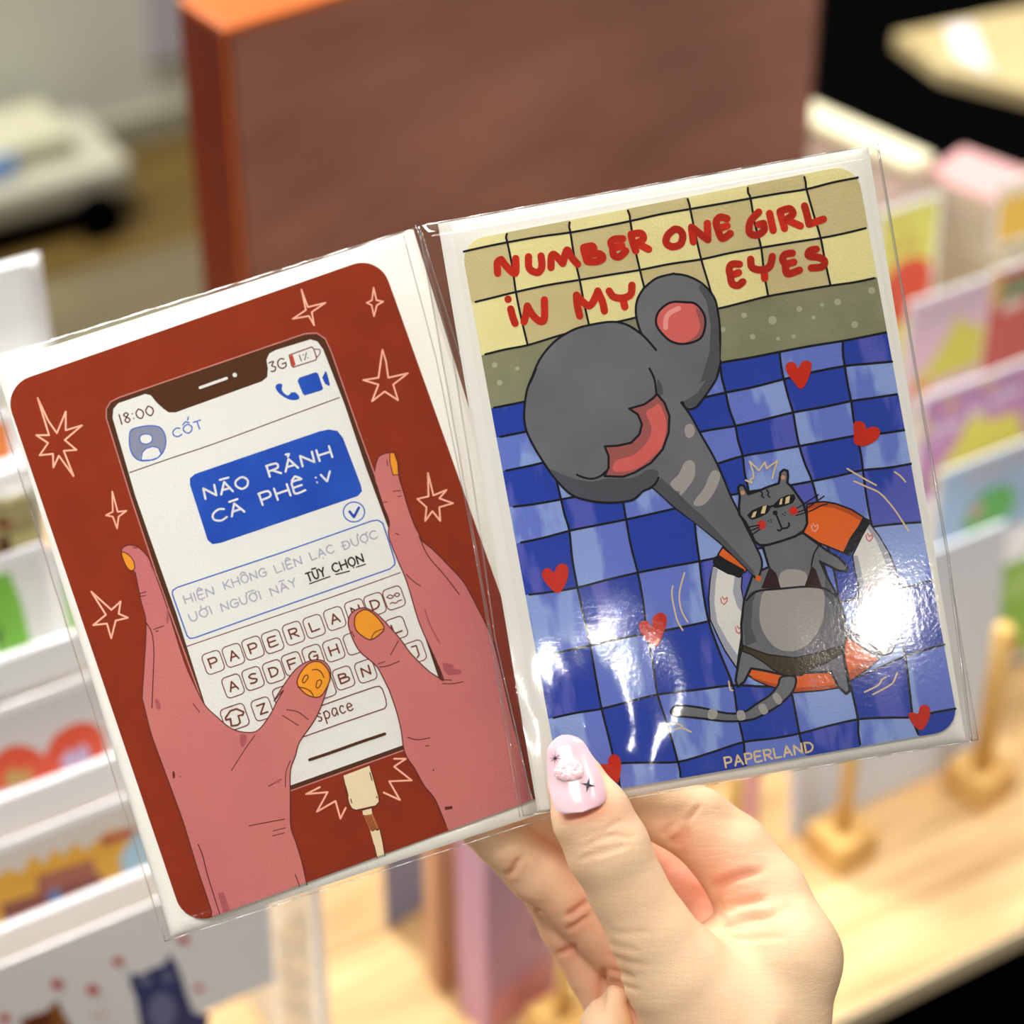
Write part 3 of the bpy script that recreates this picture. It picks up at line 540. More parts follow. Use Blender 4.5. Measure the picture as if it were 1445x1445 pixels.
area_(Z('f', [(770, 510), (835, 495), (900, 488), (1000, 505), (1120, 550), (1215, 610), (1180, 680), (1110, 780), (1060, 890), (960, 850), (860, 810), (740, 730), (775, 660)]), OR, 2.4)
R_.fill(Z('f', [(775, 515), (900, 495), (1000, 512), (1120, 558), (1205, 612), (1195, 640), (1110, 590), (990, 540), (880, 525), (785, 550)]), OR2, False)
R_.fill(Z('f', [(1215, 610), (1268, 632), (1240, 700), (1205, 755), (1160, 830), (1115, 905), (1095, 915), (1050, 888), (1110, 780), (1180, 680)]), K, False)
area_(Z('f', [(110, 845), (200, 920), (300, 1018), (285, 1045), (150, 960), (72, 905)]), OR, 2.2)
R_.fill(Z('f', [(40, 925), (75, 905), (150, 950), (282, 1022), (268, 1062), (240, 1088), (150, 1050), (60, 998), (30, 970)]), K, False)
area_(Z('g', [(-25, 730), (-12, 700), (0, 690), (130, 715), (260, 735), (330, 715), (470, 712), (510, 760), (528, 808), (420, 825), (250, 838), (100, 795), (30, 765)]), OR, 2.6)
R_.fill(Z('g', [(0, 745), (100, 775), (250, 810), (420, 800), (520, 785), (526, 805), (420, 822), (250, 835), (100, 792), (0, 750)]), OR2, False)
area_(Z('g', [(570, 505), (620, 530), (700, 590), (768, 637), (700, 695), (590, 768), (560, 640), (553, 560)]), OR, 2.6)
R_.fill(Z('g', [(690, 650), (765, 635), (700, 692), (592, 765), (588, 712)]), OR2, False)
R_.fill(Z('g', [(565, 455), (600, 468), (650, 490), (740, 560), (795, 612), (768, 640), (700, 592), (620, 535), (566, 512)]), K, False)
for c_ in ((1022, 847), (1227, 758), (1043, 888), (1150, 744), (1148, 963)):
    R_.stroke([(c_[0] - 5, c_[1] - 3), (c_[0] - 4, c_[1] + 3), (c_[0], c_[1] + 6), (c_[0] + 4, c_[1] + 1), (c_[0] + 4, c_[1] - 4), (c_[0], c_[1] - 1), (c_[0] - 3, c_[1] - 5)], 1.8, PK3 if c_[0] == 1150 else ink((214, 120, 116)), False)
R_.stroke([(1224, 826), (1221, 832), (1226, 834), (1231, 824), (1227, 823)], 1.8, ink((224, 130, 140)), False)
# cat
R_.begin('printed_cat')
tail = Z('g', [(180, 745), (265, 745), (250, 830), (170, 910), (90, 960), (0, 1000)]) + Z('e', [(1300, 1010), (1150, 993), (1050, 983), (990, 980), (963, 958), (975, 930), (1020, 915), (1150, 930), (1300, 962), (1400, 955)]) + Z('g', [(40, 900), (110, 855), (160, 795)])
area_(tail, G1, 3, True)
for q in ([(1001, 1001), (1012, 1003), (1010, 1014), (999, 1013)], [(1040, 1004), (1049, 1003), (1052, 1014), (1042, 1016)], [(1070, 997), (1078, 993), (1084, 1004), (1076, 1008)], [(1090, 983), (1096, 977), (1104, 988), (1098, 994)], [(950, 1003), (958, 1000), (962, 1009), (953, 1009)]): R_.fill(q, G3)
body = [(1076, 771), (1100, 762), (1133, 752), (1155, 768), (1167, 777), (1184, 787), (1196, 800), (1194, 806), (1183, 805), (1169, 798), (1158, 793), (1167, 814), (1178, 834), (1187, 854), (1192, 872), (1194, 890), (1191, 912), (1191, 930), (1196, 955), (1199, 975), (1194, 979), (1182, 968), (1173, 948), (1138, 949), (1110, 953), (1078, 946), (1060, 943), (1050, 962), (1041, 969), (1038, 960), (1042, 935), (1047, 912), (1046, 880), (1050, 847), (1055, 832), (1062, 812), (1066, 808), (1085, 800)]
area_(body, G1, 3.4, False)
R_.fill([(1165, 815), (1176, 836), (1185, 855), (1190, 873), (1191, 890), (1189, 909), (1180, 900), (1182, 875), (1174, 850), (1163, 838)], G2, False)
R_.fill([(1048, 880), (1051, 850), (1058, 836), (1068, 832), (1062, 850), (1060, 885), (1068, 905), (1052, 912)], G2, False)
R_.fill(Z('g', [(80, 232), (180, 222), (320, 210), (428, 225), (438, 330), (420, 430), (350, 540), (250, 590), (150, 570), (80, 490), (50, 400), (55, 300)]), G3)
R_.fill(Z('f', [(555, 1065), (600, 1025), (660, 1018), (730, 1030), (770, 1060), (750, 1150), (570, 1165)]), G3)
R_.stroke(Z('g', [(-28, 285), (10, 245), (60, 225), (180, 215), (320, 203), (420, 210), (470, 230), (510, 262)]), 3, K)
area_(Z('g', [(-50, 555), (0, 575), (100, 610), (260, 630), (400, 600), (550, 552), (552, 600), (450, 660), (350, 700), (300, 735), (200, 735), (130, 700), (80, 660), (0, 610), (-50, 590)]), BROWN, 2)
R_.fill(Z('f', [(478, 1000), (530, 1050), (565, 1165), (412, 1168), (445, 1080)]), BROWN2, False); R_.fill(Z('f', [(805, 990), (840, 1020), (888, 1160), (750, 1157), (785, 1060)]), BROWN2, False)
R_.stroke(Z('f', [(430, 840), (450, 920), (475, 1002)]), 2.2, K); R_.stroke(Z('f', [(862, 835), (825, 900), (805, 990)]), 2.2, K); R_.stroke(Z('f', [(870, 955), (900, 980), (925, 1060), (985, 1190)]), 3, K)
# elephant
R_.begin('printed_elephant')
R_.fill([(885, 475), (930, 480), (980, 515), (975, 550), (950, 585), (925, 670), (860, 600)], G1, False)
trunk = Z('c', [(1230, 120), (1280, 290)]) + Z('d', [(60, 450), (120, 560), (200, 700), (260, 830), (300, 930), (345, 1020), (390, 1110), (450, 1230), (490, 1330), (470, 1420), (450, 1425), (430, 1400), (350, 1322), (250, 1225), (100, 1100), (0, 1020)]) + Z('c', [(1370, 1010), (1245, 920), (1180, 860), (1105, 795), (900, 600)])
R_.fill(trunk, G1, False); R_.stroke(trunk[1:-1], 3, K)
R_.fill(Z('c', [(1108, 795), (1245, 918), (1445, 1072), (1445, 1010), (1300, 870), (1160, 740)]), G2, False); R_.fill(Z('d', [(0, 940), (130, 1050), (300, 1230), (440, 1385), (440, 1412), (250, 1223), (100, 1098), (0, 1016)]), G2, False)
for q in ([(1300, 460), (1310, 425), (1340, 420), (1362, 450), (1352, 490), (1320, 500)], [(1215, 775), (1265, 720), (1300, 650), (1340, 635), (1365, 670), (1340, 740), (1270, 822)]): R_.fill(Z('c', q), G3)
for q in ([(30, 530), (50, 502), (80, 515), (82, 560), (55, 585), (32, 570)], [(0, 870), (20, 800), (50, 730), (85, 745), (85, 820), (40, 890), (0, 930)], [(80, 970), (140, 890), (180, 800), (210, 780), (240, 810), (210, 900), (150, 980), (100, 995)]): R_.fill(Z('d', q), G3)
R_.dot((1070, 816), 4.2, OR)
ear = Z('a', [(1225, 880), (1300, 820), (1400, 793)]) + Z('b', [(130, 793), (210, 805), (300, 850), (370, 930), (395, 1020), (408, 1150), (405, 1310)]) + Z('d', [(240, 130), (215, 230), (150, 330), (95, 400), (40, 412), (12, 370)]) + Z('a', [(1290, 1330), (1240, 1200), (1190, 1090), (1178, 1010), (1188, 940)])
R_.fill(ear, G1, True); R_.stroke(ear[:-5], 3.2, K); 
R_.fill(Z('b', [(295, 850), (365, 930), (388, 1020), (401, 1150), (398, 1300), (378, 1400), (290, 1445), (345, 1260), (352, 1100), (328, 960), (280, 880)]) , G2, False)
R_.fill(Z('d', [(235, 20), (236, 130), (211, 230), (147, 328), (93, 396), (42, 408), (18, 368), (100, 320), (160, 230), (183, 110), (190, 20)]), G2, False)
R_.stroke(Z('a', [(1225, 880), (1190, 940), (1178, 1010), (1190, 1090), (1225, 1175), (1300, 1250)]), 3.2, K)
head = Z('a', [(545, 1445), (600, 1310), (690, 1200), (800, 1130), (900, 1100), (1040, 1080), (1140, 1105), (1225, 1165), (1300, 1250)]) + Z('c', [(1000, 50), (1150, 120), (1240, 300), (1240, 500), (1180, 650), (1145, 740), (1105, 795), (1050, 820), (1010, 860), (960, 880), (840, 890), (720, 875), (620, 840), (530, 750), (450, 640), (380, 520), (345, 430), (340, 330), (360, 200), (410, 90)])
R_.fill(head, G1, True); R_.stroke(head[:8], 3.2, K); R_.stroke(head[14:] + head[:1], 3.2, K); R_.stroke(Z('a', [(1140, 1105), (1225, 1165), (1300, 1250)]), 3.2, K)
R_.fill(Z('c', [(500, 690), (620, 740), (740, 762), (830, 745), (940, 745), (1020, 730), (1080, 690), (1140, 700), (1140, 740), (1100, 790), (1050, 815), (1005, 855), (960, 872), (840, 883), (720, 868), (620, 832), (532, 745)]), G2, True)
R_.fill(Z('c', [(1140, 150), (1165, 190), (1170, 240), (1135, 235)]), G2)
mouth = Z('c', [(1135, 238), (1180, 290), (1210, 370), (1205, 470), (1170, 570), (1100, 650), (1000, 710), (930, 735), (820, 730), (845, 680), (845, 610), (822, 552), (900, 548), (980, 530), (1030, 480), (1045, 420), (1020, 360), (968, 326), (1060, 300), (1110, 265)])
R_.fill(mouth, PK2, False); R_.fill(Z('c', [(1150, 300), (1185, 380), (1190, 450), (1160, 560), (1080, 640), (1000, 690), (880, 702), (888, 640), (1000, 600), (1080, 520), (1102, 440), (1070, 350), (1110, 320)]), PK); R_.stroke(mouth, 3.2, K, False, True)
R_.stroke(Z('c', [(1090, 85), (1120, 150), (1132, 240)]), 3, K); R_.stroke(Z('c', [(655, 722), (700, 740), (750, 746), (800, 728), (830, 700)]), 3, K); R_.stroke(Z('c', [(1145, 738), (1130, 770), (1105, 797)]), 3, K)
e_ = Z('b', [(25, 1090), (40, 1020), (110, 965), (200, 963), (260, 972), (310, 1030), (320, 1100), (290, 1180), (200, 1212), (120, 1200), (60, 1150)]); R_.fill(e_, PK); R_.fill(Z('b', [(262, 1000), (312, 1035), (318, 1100), (288, 1176), (200, 1206), (250, 1175), (290, 1110)]), PK2); R_.stroke(e_, 3.2, K, True, True); R_.stroke(Z('b', [(82, 1115), (85, 1060), (110, 1025), (160, 1000)]), 7, PK3)
# cat's head lies over the trunk
R_.begin('printed_cat_head')
area_(Z('f', [(240, 590), (238, 520), (245, 450), (230, 385), (245, 357), (275, 362), (292, 395), (310, 432), (400, 400), (470, 370), (550, 345), (558, 300), (562, 260), (590, 237), (618, 247), (622, 290), (616, 340), (650, 372), (690, 430), (740, 500), (765, 580), (772, 660), (745, 715), (680, 760), (560, 800), (460, 828), (400, 830), (360, 798), (330, 730), (290, 650)]), G1, 3.4, False)
for c_ in ((266, 418), (583, 298)): R_.dot(Z('f', [c_])[0], 3.2, PEACH)
R_.fill(Z('f', [(300, 595), (335, 560), (370, 542), (430, 518), (470, 515), (487, 540), (460, 582), (400, 612), (340, 632), (318, 618)]), K, False); R_.fill(Z('f', [(500, 520), (530, 490), (560, 460), (620, 435), (670, 430), (682, 460), (660, 500), (600, 522), (540, 538), (515, 538)]), K, False); R_.stroke(Z('f', [(475, 530), (510, 520)]), 3, K)
for q in ([(333, 615), (350, 572), (377, 562), (363, 607)], [(408, 582), (425, 525), (455, 517), (440, 580)], [(552, 512), (564, 467), (580, 460), (573, 508)], [(598, 507), (606, 455), (638, 442), (630, 497)]): R_.fill(Z('f', q), CRM, False)
R_.dot(Z('f', [(415, 670)])[0], 6.4, CHK); R_.dot(Z('f', [(665, 560)])[0], 6.2, CHK); R_.dot(Z('f', [(521, 576)])[0], 3.5, K)
R_.stroke(Z('f', [(530, 590), (548, 635), (575, 700)]), 2.6, K); R_.stroke(Z('f', [(540, 710), (560, 715), (576, 698), (610, 695), (630, 678), (628, 655)]), 2.6, K)
for q in ([(315, 690), (350, 680), (400, 672)], [(330, 715), (395, 690)], [(340, 748), (400, 705)], [(690, 540), (740, 510), (860, 432)], [(700, 572), (770, 540), (905, 443)], [(685, 597), (800, 560), (880, 520), (930, 505)], [(405, 405), (422, 425), (415, 440), (432, 458)], [(455, 395), (470, 420), (462, 435), (480, 455)]): R_.stroke(Z('f', q), 1.6 if q[0][0] > 600 else 2, K)
for c_ in ((468, 640), (488, 632), (490, 648), (580, 585), (600, 575), (596, 595)): R_.dot(Z('f', [c_])[0], 1.0, K)
R_.stroke(Z('f', [(290, 320), (340, 342), (325, 316), (352, 302), (350, 260), (340, 230), (320, 170), (345, 195), (395, 245), (440, 180), (455, 230), (540, 165), (515, 240), (500, 305)]), 2.2, CRM, False)
for k_, q in (('d', [(715, 292), (680, 250), (640, 195), (632, 150), (660, 130), (690, 140), (706, 168), (730, 130), (770, 125), (787, 150), (775, 210), (745, 275)]), ('d', [(1045, 620), (1040, 560), (1040, 500), (1070, 485), (1105, 500), (1115, 530), (1150, 518), (1190, 530), (1195, 570), (1160, 610), (1100, 635)]),
              ('e', [(285, 242), (240, 210), (200, 160), (190, 120), (210, 95), (240, 95), (262, 118), (285, 75), (320, 65), (348, 90), (345, 150), (320, 210)]), ('e', [(860, 557), (815, 520), (780, 470), (772, 430), (790, 410), (825, 410), (850, 443), (855, 390), (890, 360), (930, 370), (938, 420), (915, 490), (890, 550)]),
              ('e', [(640, 1378), (590, 1340), (525, 1290), (550, 1265), (585, 1268), (590, 1230), (620, 1208), (655, 1225), (665, 1280), (655, 1350)]), ('g', [(1015, 1062), (970, 1030), (943, 975), (960, 955), (1000, 963), (1010, 925), (1045, 910), (1072, 935), (1068, 990), (1040, 1045)])):
    R_.begin('printed_heart'); R_.fill(Z(k_, q), RED)
R_.end()
from mathutils import noise as mnoise
def crump(s, t):
    # the pouch is pinched by the thumb and buckles irregularly around it
    d = ((s - .02) ** 2 + (t - .02) ** 2 * 1.7) ** .5
    return math.exp(-(d / .30) ** 2) * (.0012 * mnoise.noise(Vector((s * 9 + 3, t * 7, 1.5))) + .00014 * mnoise.noise(Vector((s * 26, t * 16, 4.5)))) - .0005 * math.exp(-(d / .1) ** 2)
pouch(R_, [(590, 318), (1239, 202), (1381, 1045), (738, 1153)], .00010,
      [(.00022, [(589, 319), (640, 500), (672, 700), (700, 900), (752, 1128)]), (.00018, [(571, 332), (617, 505), (665, 740), (702, 950), (735, 1150)]), (.0004, [(1236, 205), (1290, 520), (1335, 780), (1368, 1045)])], crump, 5)
# ================================================================== HAND
def cp(px, py, d): return np.array([(px - CX) / FPX * d, -(py - CX) / FPX * d, d])     # right, up, forward of the eye, in metres
def chain(pts):   # (px, py, depth, radius in px)
    return [(cp(x, y, d), r / FPX * d) for x, y, d, r in pts]
PARTS = {
 'thumb': (.004, chain([(806, 1080, .6060, 33), (815, 1108, .6052, 42), (834, 1150, .6040, 56), (858, 1198, .6042, 59), (884, 1252, .6070, 55), (918, 1315, .6095, 60), (955, 1375, .6130, 76), (1010, 1445, .6190, 108)])),
 'index': (.0025, chain([(1118, 1352, .6270, 70), (1075, 1268, .6340, 66), (1032, 1205, .6365, 58), (984, 1163, .6365, 52), (900, 1128, .6350, 45), (820, 1098, .6330, 42), (790, 1088, .6320, 38)])),
 'middle': (.0025, chain([(1070, 1372, .6420, 60), (1000, 1292, .6560, 52), (915, 1232, .6590, 48), (820, 1172, .6520, 44), (756, 1127, .6420, 42), (700, 1090, .6350, 38)])),
 'ring': (.0025, chain([(990, 1440, .6480, 60), (895, 1345, .6560, 54), (815, 1270, .6520, 50), (760, 1228, .6460, 46), (712, 1182, .6400, 43), (650, 1130, .6350, 40), (620, 1105, .6330, 34)])),
 'pinky': (.0025, chain([(960, 1560, .6560, 60), (882, 1440, .6650, 46), (842, 1368, .6650, 42), (802, 1305, .6620, 41), (772, 1250, .6580, 38), (745, 1215, .6560, 34)])),
 'palm': (.010, chain([(1108, 1350, .6240, 76), (1096, 1430, .6260, 76), (1080, 1560, .6260, 84), (1060, 1750, .6200, 98), (1050, 2300, .5900, 130)])),
 'palm2': (.010, chain([(1010, 1450, .6250, 104), (985, 1560, .6300, 112), (975, 1750, .6260, 104), (985, 2300, .5950, 125)])),
 'heel': (.006, chain([(868, 1408, .6310, 18), (856, 1446, .6310, 36), (888, 1580, .6360, 66), (930, 1800, .6300, 75)])),
 'back': (.008, chain([(1090, 1360, .6360, 60), (1040, 1430, .6470, 70), (985, 1500, .6500, 72), (960, 1700, .6380, 80)])),
 'web': (.004, chain([(1040, 1325, .6265, 44), (1008, 1330, .6290, 34)])),
}
def sd_chain(P, ch, k):
    D = None
    for (a, ra), (b, rb) in zip(ch[:-1], ch[1:]):
        ba = b - a; pa = P - a; h = np.clip((pa @ ba) / (ba @ ba), 0, 1); d = np.linalg.norm(pa - h[..., None] * ba, axis=-1) - (ra + (rb - ra) * h)
        D = d if D is None else smin(D, d, .0015)
    return D
def smin(a, b, k):
    h = np.clip(.5 + .5 * (b - a) / k, 0, 1); return b + (a - b) * h - k * h * (1 - h)
def hand_field(P):
    S = {n: sd_chain(P, ch, k).astype(np.float32) for n, (k, ch) in PARTS.items()}
    palm = smin(smin(S['palm'], S['palm2'], .012), S['back'], .010); palm = smin(palm, S['heel'], .0022)
    D = smin(palm, S['thumb'], .005); D = smin(D, S['index'], .0035); D = smin(D, S['web'], .004)
    f = smin(S['middle'], S['ring'], .0006); f = smin(f, S['pinky'], .0006)
    return smin(D, f, .0012)
def surface_nets(lo, hi, h):
    n = [int(math.ceil((b - a) / h)) + 1 for a, b in zip(lo, hi)]; ax = [lo[i] + h * np.arange(n[i]) for i in range(3)]
    F = np.empty(n, np.float32)
    for i0 in range(0, n[0], 16):
        g = np.stack(np.meshgrid(ax[0][i0:i0 + 16], ax[1], ax[2], indexing='ij'), -1); F[i0:i0 + 16] = hand_field(g)
    F[:, 0, :] = 1; F[0] = 1; F[-1] = 1; F[:, -1] = 1; F[:, :, 0] = 1; F[:, :, -1] = 1
    ins = F < 0; c = np.zeros([m - 1 for m in n], np.int32)
    for a in (0, 1):
        for b in (0, 1):
            for d in (0, 1): c += ins[a:n[0] - 1 + a, b:n[1] - 1 + b, d:n[2] - 1 + d]
    act = (c > 0) & (c < 8); idx = np.full(act.shape, -1, np.int64); I = np.argwhere(act); idx[act] = np.arange(len(I))
    acc_ = np.zeros((len(I), 3)); cnt = np.zeros(len(I)); E_ = []
    for a in range(3):
        o1, o2 = [q for q in range(3) if q != a]
        for u in (0, 1):
            for v in (0, 1):
                off = [0, 0, 0]; off[o1] = u; off[o2] = v; p0 = I + off; p1 = p0.copy(); p1[:, a] += 1
                f0 = F[tuple(p0.T)]; f1 = F[tuple(p1.T)]; cr = (f0 < 0) != (f1 < 0); t = np.where(cr, f0 / np.where(cr, f0 - f1, 1), 0)
                pt = p0.astype(float); pt[:, a] += t; acc_[cr] += pt[cr]; cnt[cr] += 1
    V = acc_ / cnt[:, None] * h + np.array(lo); Q = []
    for a in range(3):
        o1, o2 = (a + 1) % 3, (a + 2) % 3
        sl0 = [slice(1, m - 1) for m in n]; sl1 = list(sl0); sl0[a] = slice(0, n[a] - 1); sl1[a] = slice(1, n[a])
        i0 = ins[tuple(sl0)]; i1 = ins[tuple(sl1)]
        for flip, mask in ((False, i0 & ~i1), (True, ~i0 & i1)):
            J = np.argwhere(mask)
            if not len(J): continue
            for q in range(3):
                if q != a: J[:, q] += 1
            def cell(d1, d2): K_ = J.copy(); K_[:, o1] += d1; K_[:, o2] += d2; return idx[tuple(K_.T)]
            q = np.stack([cell(-1, -1), cell(0, -1), cell(0, 0), cell(-1, 0)], 1)
            Q.append(q[:, ::-1] if flip else q)
    return V, np.concatenate(Q)
lo = cp(590, 2180, .69); hi = cp(1290, 1010, .69); V3, Q3 = surface_nets((lo[0], lo[1], .565), (hi[0], hi[1], .690), .00085)
# vertex normals and creases
def vnorm(V, Q):
    fn = np.cross(V[Q[:, 2]] - V[Q[:, 0]], V[Q[:, 3]] - V[Q[:, 1]]); N = np.zeros_like(V)
    for k in range(4): np.add.at(N, Q[:, k], fn)
    return N / (np.linalg.norm(N, axis=1)[:, None] + 1e-12)
def smooth_mesh(V, Q, it, lam=.5):
    A = np.concatenate([Q[:, [0, 1]], Q[:, [1, 2]], Q[:, [2, 3]], Q[:, [3, 0]]]); A = np.concatenate([A, A[:, ::-1]])
    for _ in range(it):
        S = np.zeros_like(V); C = np.zeros(len(V)); np.add.at(S, A[:, 0], V[A[:, 1]]); np.add.at(C, A[:, 0], 1); V = V + lam * (S / C[:, None] - V)
    return V
V3 = smooth_mesh(V3, Q3, 3); N3 = vnorm(V3, Q3)
if np.mean(np.sum(N3 * (V3 - V3.mean(0)), 1)) < 0: Q3 = Q3[:, ::-1]; N3 = -N3
pxs = CX + V3[:, 0] / V3[:, 2] * FPX; pys = CX - V3[:, 1] / V3[:, 2] * FPX; facing = N3[:, 2] < .25
disp = np.zeros(len(V3)); red = np.zeros(len(V3))
def zz(s, ox, oy, pts): return [(ox + x / s, oy + y / s) for x, y in pts]
A8 = lambda *p: zz(3.4, 640, 1020, p); B8 = lambda *p: zz(3.959, 860, 1080, p); C8 = lambda *p: zz(4.8167, 640, 1000, p)
# (points on the skin, depth range, width px, depth mm, redness)
CREASES = [
 (C8((690, 640), (740, 712), (800, 734), (890, 716), (975, 668), (1040, 600)), (.55, .62), 3.2, .45, 1.6),
 (C8((890, 960), (960, 900), (1080, 865), (1190, 870)), (.55, .62), 3.0, .40, .3), (C8((850, 1040), (940, 1000), (1080, 960), (1220, 905)), (.55, .62), 3.4, .45, .35), (C8((1000, 850), (1080, 790), (1160, 760)), (.55, .62), 2.6, .3, .2),
 (C8((870, 900), (930, 850), (1000, 830)), (.55, .62), 2.4, .22, .1), (C8((1060, 925), (1140, 890), (1240, 860)), (.55, .62), 2.4, .28, .2), (C8((880, 1010), (960, 960), (1050, 935)), (.55, .62), 2.4, .25, .2),
 (B8((575, 695), (640, 655), (730, 620), (880, 592)), (.55, .67), 6, .7, .8), (B8((615, 800), (700, 785), (790, 765), (900, 745)), (.55, .67), 6.5, .5, .6), (B8((605, 932), (680, 895), (780, 868), (900, 852), (1040, 850)), (.55, .67), 6, .7, .7),
 (B8((630, 960), (760, 975), (900, 962), (1000, 965)), (.55, .67), 4, .3, .2), (B8((640, 870), (720, 845), (860, 845), (980, 800), (1050, 780)), (.55, .67), 5, .25, .4), (B8((590, 720), (620, 800), (640, 880), (625, 930)), (.55, .67), 6, .25, .4),
 (B8((330, 430), (400, 400), (440, 330)), (.62, .67), 5, .5, 1), (B8((350, 450), (410, 430), (450, 380)), (.62, .67), 3.5, .35, .9), (B8((420, 330), (460, 280), (520, 210)), (.62, .67), 3, .3, .6), (B8((300, 400), (330, 350), (370, 320)), (.62, .67), 4, .35, .8),
 (A8((250, 740), (290, 700), (320, 640)), (.62, .68), 4, .5, .9), (A8((540, 940), (600, 890), (660, 850)), (.62, .69), 4.5, .6, 1), (A8((540, 1000), (600, 960), (660, 920)), (.62, .69), 4, .5, .9), (A8((490, 1115), (550, 1090), (600, 1070)), (.62, .69), 4, .5, .9), (A8((390, 910), (420, 900)), (.62, .69), 3, .3, .5),
 (A8((735, 1185), (800, 1200), (880, 1230)), (.55, .66), 4, .35, .4), (A8((738, 1225), (820, 1260), (900, 1290)), (.55, .66), 4, .22, .3), (A8((730, 1060), (820, 1080), (900, 1100)), (.55, .66), 4, .14, .2), (A8((740, 1110), (850, 1150), (950, 1160)), (.55, .66), 4, .18, .2), (A8((732, 1290), (800, 1330), (860, 1345)), (.55, .66), 4, .18, .2),
 (A8((725, 1170), (715, 1260), (712, 1400)), (.55, .66), 5, .8, .5), (A8((760, 1010), (860, 1010), (950, 1000)), (.55, .66), 4, .15, .1),
]
for pts, (d0, d1), wd, mm, rd in CREASES:
    P = np.array(catmull(pts, False, 5)); best = np.full(len(V3), 1e9); along = np.zeros(len(V3))
    for ks, (a, b) in enumerate(zip(P[:-1], P[1:])):
        ba = b - a; t = np.clip(((pxs - a[0]) * ba[0] + (pys - a[1]) * ba[1]) / (ba @ ba), 0, 1); dd = np.hypot(pxs - a[0] - t * ba[0], pys - a[1] - t * ba[1]); along = np.where(dd < best, (ks + t) / (len(P) - 1), along); best = np.minimum(best, dd)
    ok = (facing & (V3[:, 2] > d0) & (V3[:, 2] < d1)) * np.clip(np.minimum(along, 1 - along) * 4.5, 0, 1); g = np.exp(-(best / wd) ** 2) * ok; g2 = np.exp(-((best - 2.1 * wd) / (1.2 * wd)) ** 2) * ok
    disp += -mm * .00135 * g + mm * .00030 * g2; red = np.maximum(red, .45 * rd * np.exp(-(best / (3 * wd)) ** 2) * ok)
V3 = V3 + N3 * disp[:, None]
palm_side = np.exp(-(((pxs - 1010) / 95) ** 2 + ((pys - 1235) / 75) ** 2)) * (V3[:, 2] > .618) * .55 + np.clip((V3[:, 2] - .634) / .012, 0, 1) * .4
red = np.clip(red + palm_side + .5 * np.exp(-((pxs - 845) / 45) ** 2 - ((pys - 1140) / 30) ** 2) * (V3[:, 2] < .605), 0, 1)
HC = cp(1000, 1380, .625); HM = CAM @ Matrix.Translation(Vector((HC[0], HC[1], -HC[2])))
tol = lambda V: np.stack([V[:, 0] - HC[0], V[:, 1] - HC[1], -(V[:, 2] - HC[2])], 1)
me = bpy.data.meshes.new('hand'); me.from_pydata([tuple(p) for p in tol(V3)], [], [list(q)[::-1] for q in Q3.tolist()]); me.update()
ca = me.color_attributes.new('skin_red', 'FLOAT_COLOR', 'POINT'); ca.data.foreach_set('color', np.stack([red, red, red, np.ones_like(red)], 1).ravel().astype(np.float32))
skin = mat((250, 214, 174), .45, .4, .16, 2200, name='skin'); nt = skin.node_tree; b = nt.nodes['Principled BSDF']
b.inputs['Subsurface Weight'].default_value = .25; b.inputs['Subsurface Radius'].default_value = (1, .35, .18); b.inputs['Subsurface Scale'].default_value = .003
at_ = nt.nodes.new('ShaderNodeAttribute'); at_.attribute_name = 'skin_red'; mx = nt.nodes.new('ShaderNodeMix'); mx.data_type = 'RGBA'; mx.inputs['A'].default_value = lin((250, 214, 174)); mx.inputs['B'].default_value = lin((228, 146, 116))
nt.links.new(at_.outputs['Fac'], mx.inputs['Factor'])
tc = nt.nodes.new('ShaderNodeTexCoord'); ns = nt.nodes.new('ShaderNodeTexNoise'); ns.inputs['Scale'].default_value = 90; ns.inputs['Detail'].default_value = 4
m2 = nt.nodes.new('ShaderNodeMix'); m2.data_type = 'RGBA'; m2.inputs['B'].default_value = lin((242, 186, 152)); rp = nt.nodes.new('ShaderNodeMapRange'); rp.inputs['From Min'].default_value = .45; rp.inputs['From Max'].default_value = .8; rp.inputs['To Max'].default_value = .45
nt.links.new(tc.outputs['Object'], ns.inputs[0]); nt.links.new(ns.outputs[0], rp.inputs[0]); nt.links.new(rp.outputs[0], m2.inputs['Factor']); nt.links.new(mx.outputs['Result'], m2.inputs['A']); nt.links.new(m2.outputs['Result'], b.inputs['Base Color'])
# fine skin lines running across the thumb
wm = nt.nodes.new('ShaderNodeMapping'); wm.inputs['Rotation'].default_value = (0, 0, math.radians(-18)); wm.inputs['Scale'].default_value = (70, 420, 120)
wn = nt.nodes.new('ShaderNodeTexNoise'); wn.inputs['Scale'].default_value = 1.0; wn.inputs['Detail'].default_value = 5; wn.inputs['Roughness'].default_value = .6; wn.inputs['Distortion'].default_value = .6
wb = nt.nodes.new('ShaderNodeBump'); wb.inputs['Strength'].default_value = .38; wb.inputs['Distance'].default_value = .0006
nt.links.new(tc.outputs['Object'], wm.inputs[0]); nt.links.new(wm.outputs[0], wn.inputs[0]); nt.links.new(wn.outputs[0], wb.inputs['Height'])
old = b.inputs['Normal'].links[0].from_node; nt.links.new(wb.outputs[0], old.inputs['Normal'])
hand = link('hand', me, None, [skin], HM, True)
tag(hand, 'hand with pink glitter thumbnail pinching the two sleeved cards from below', 'hand')
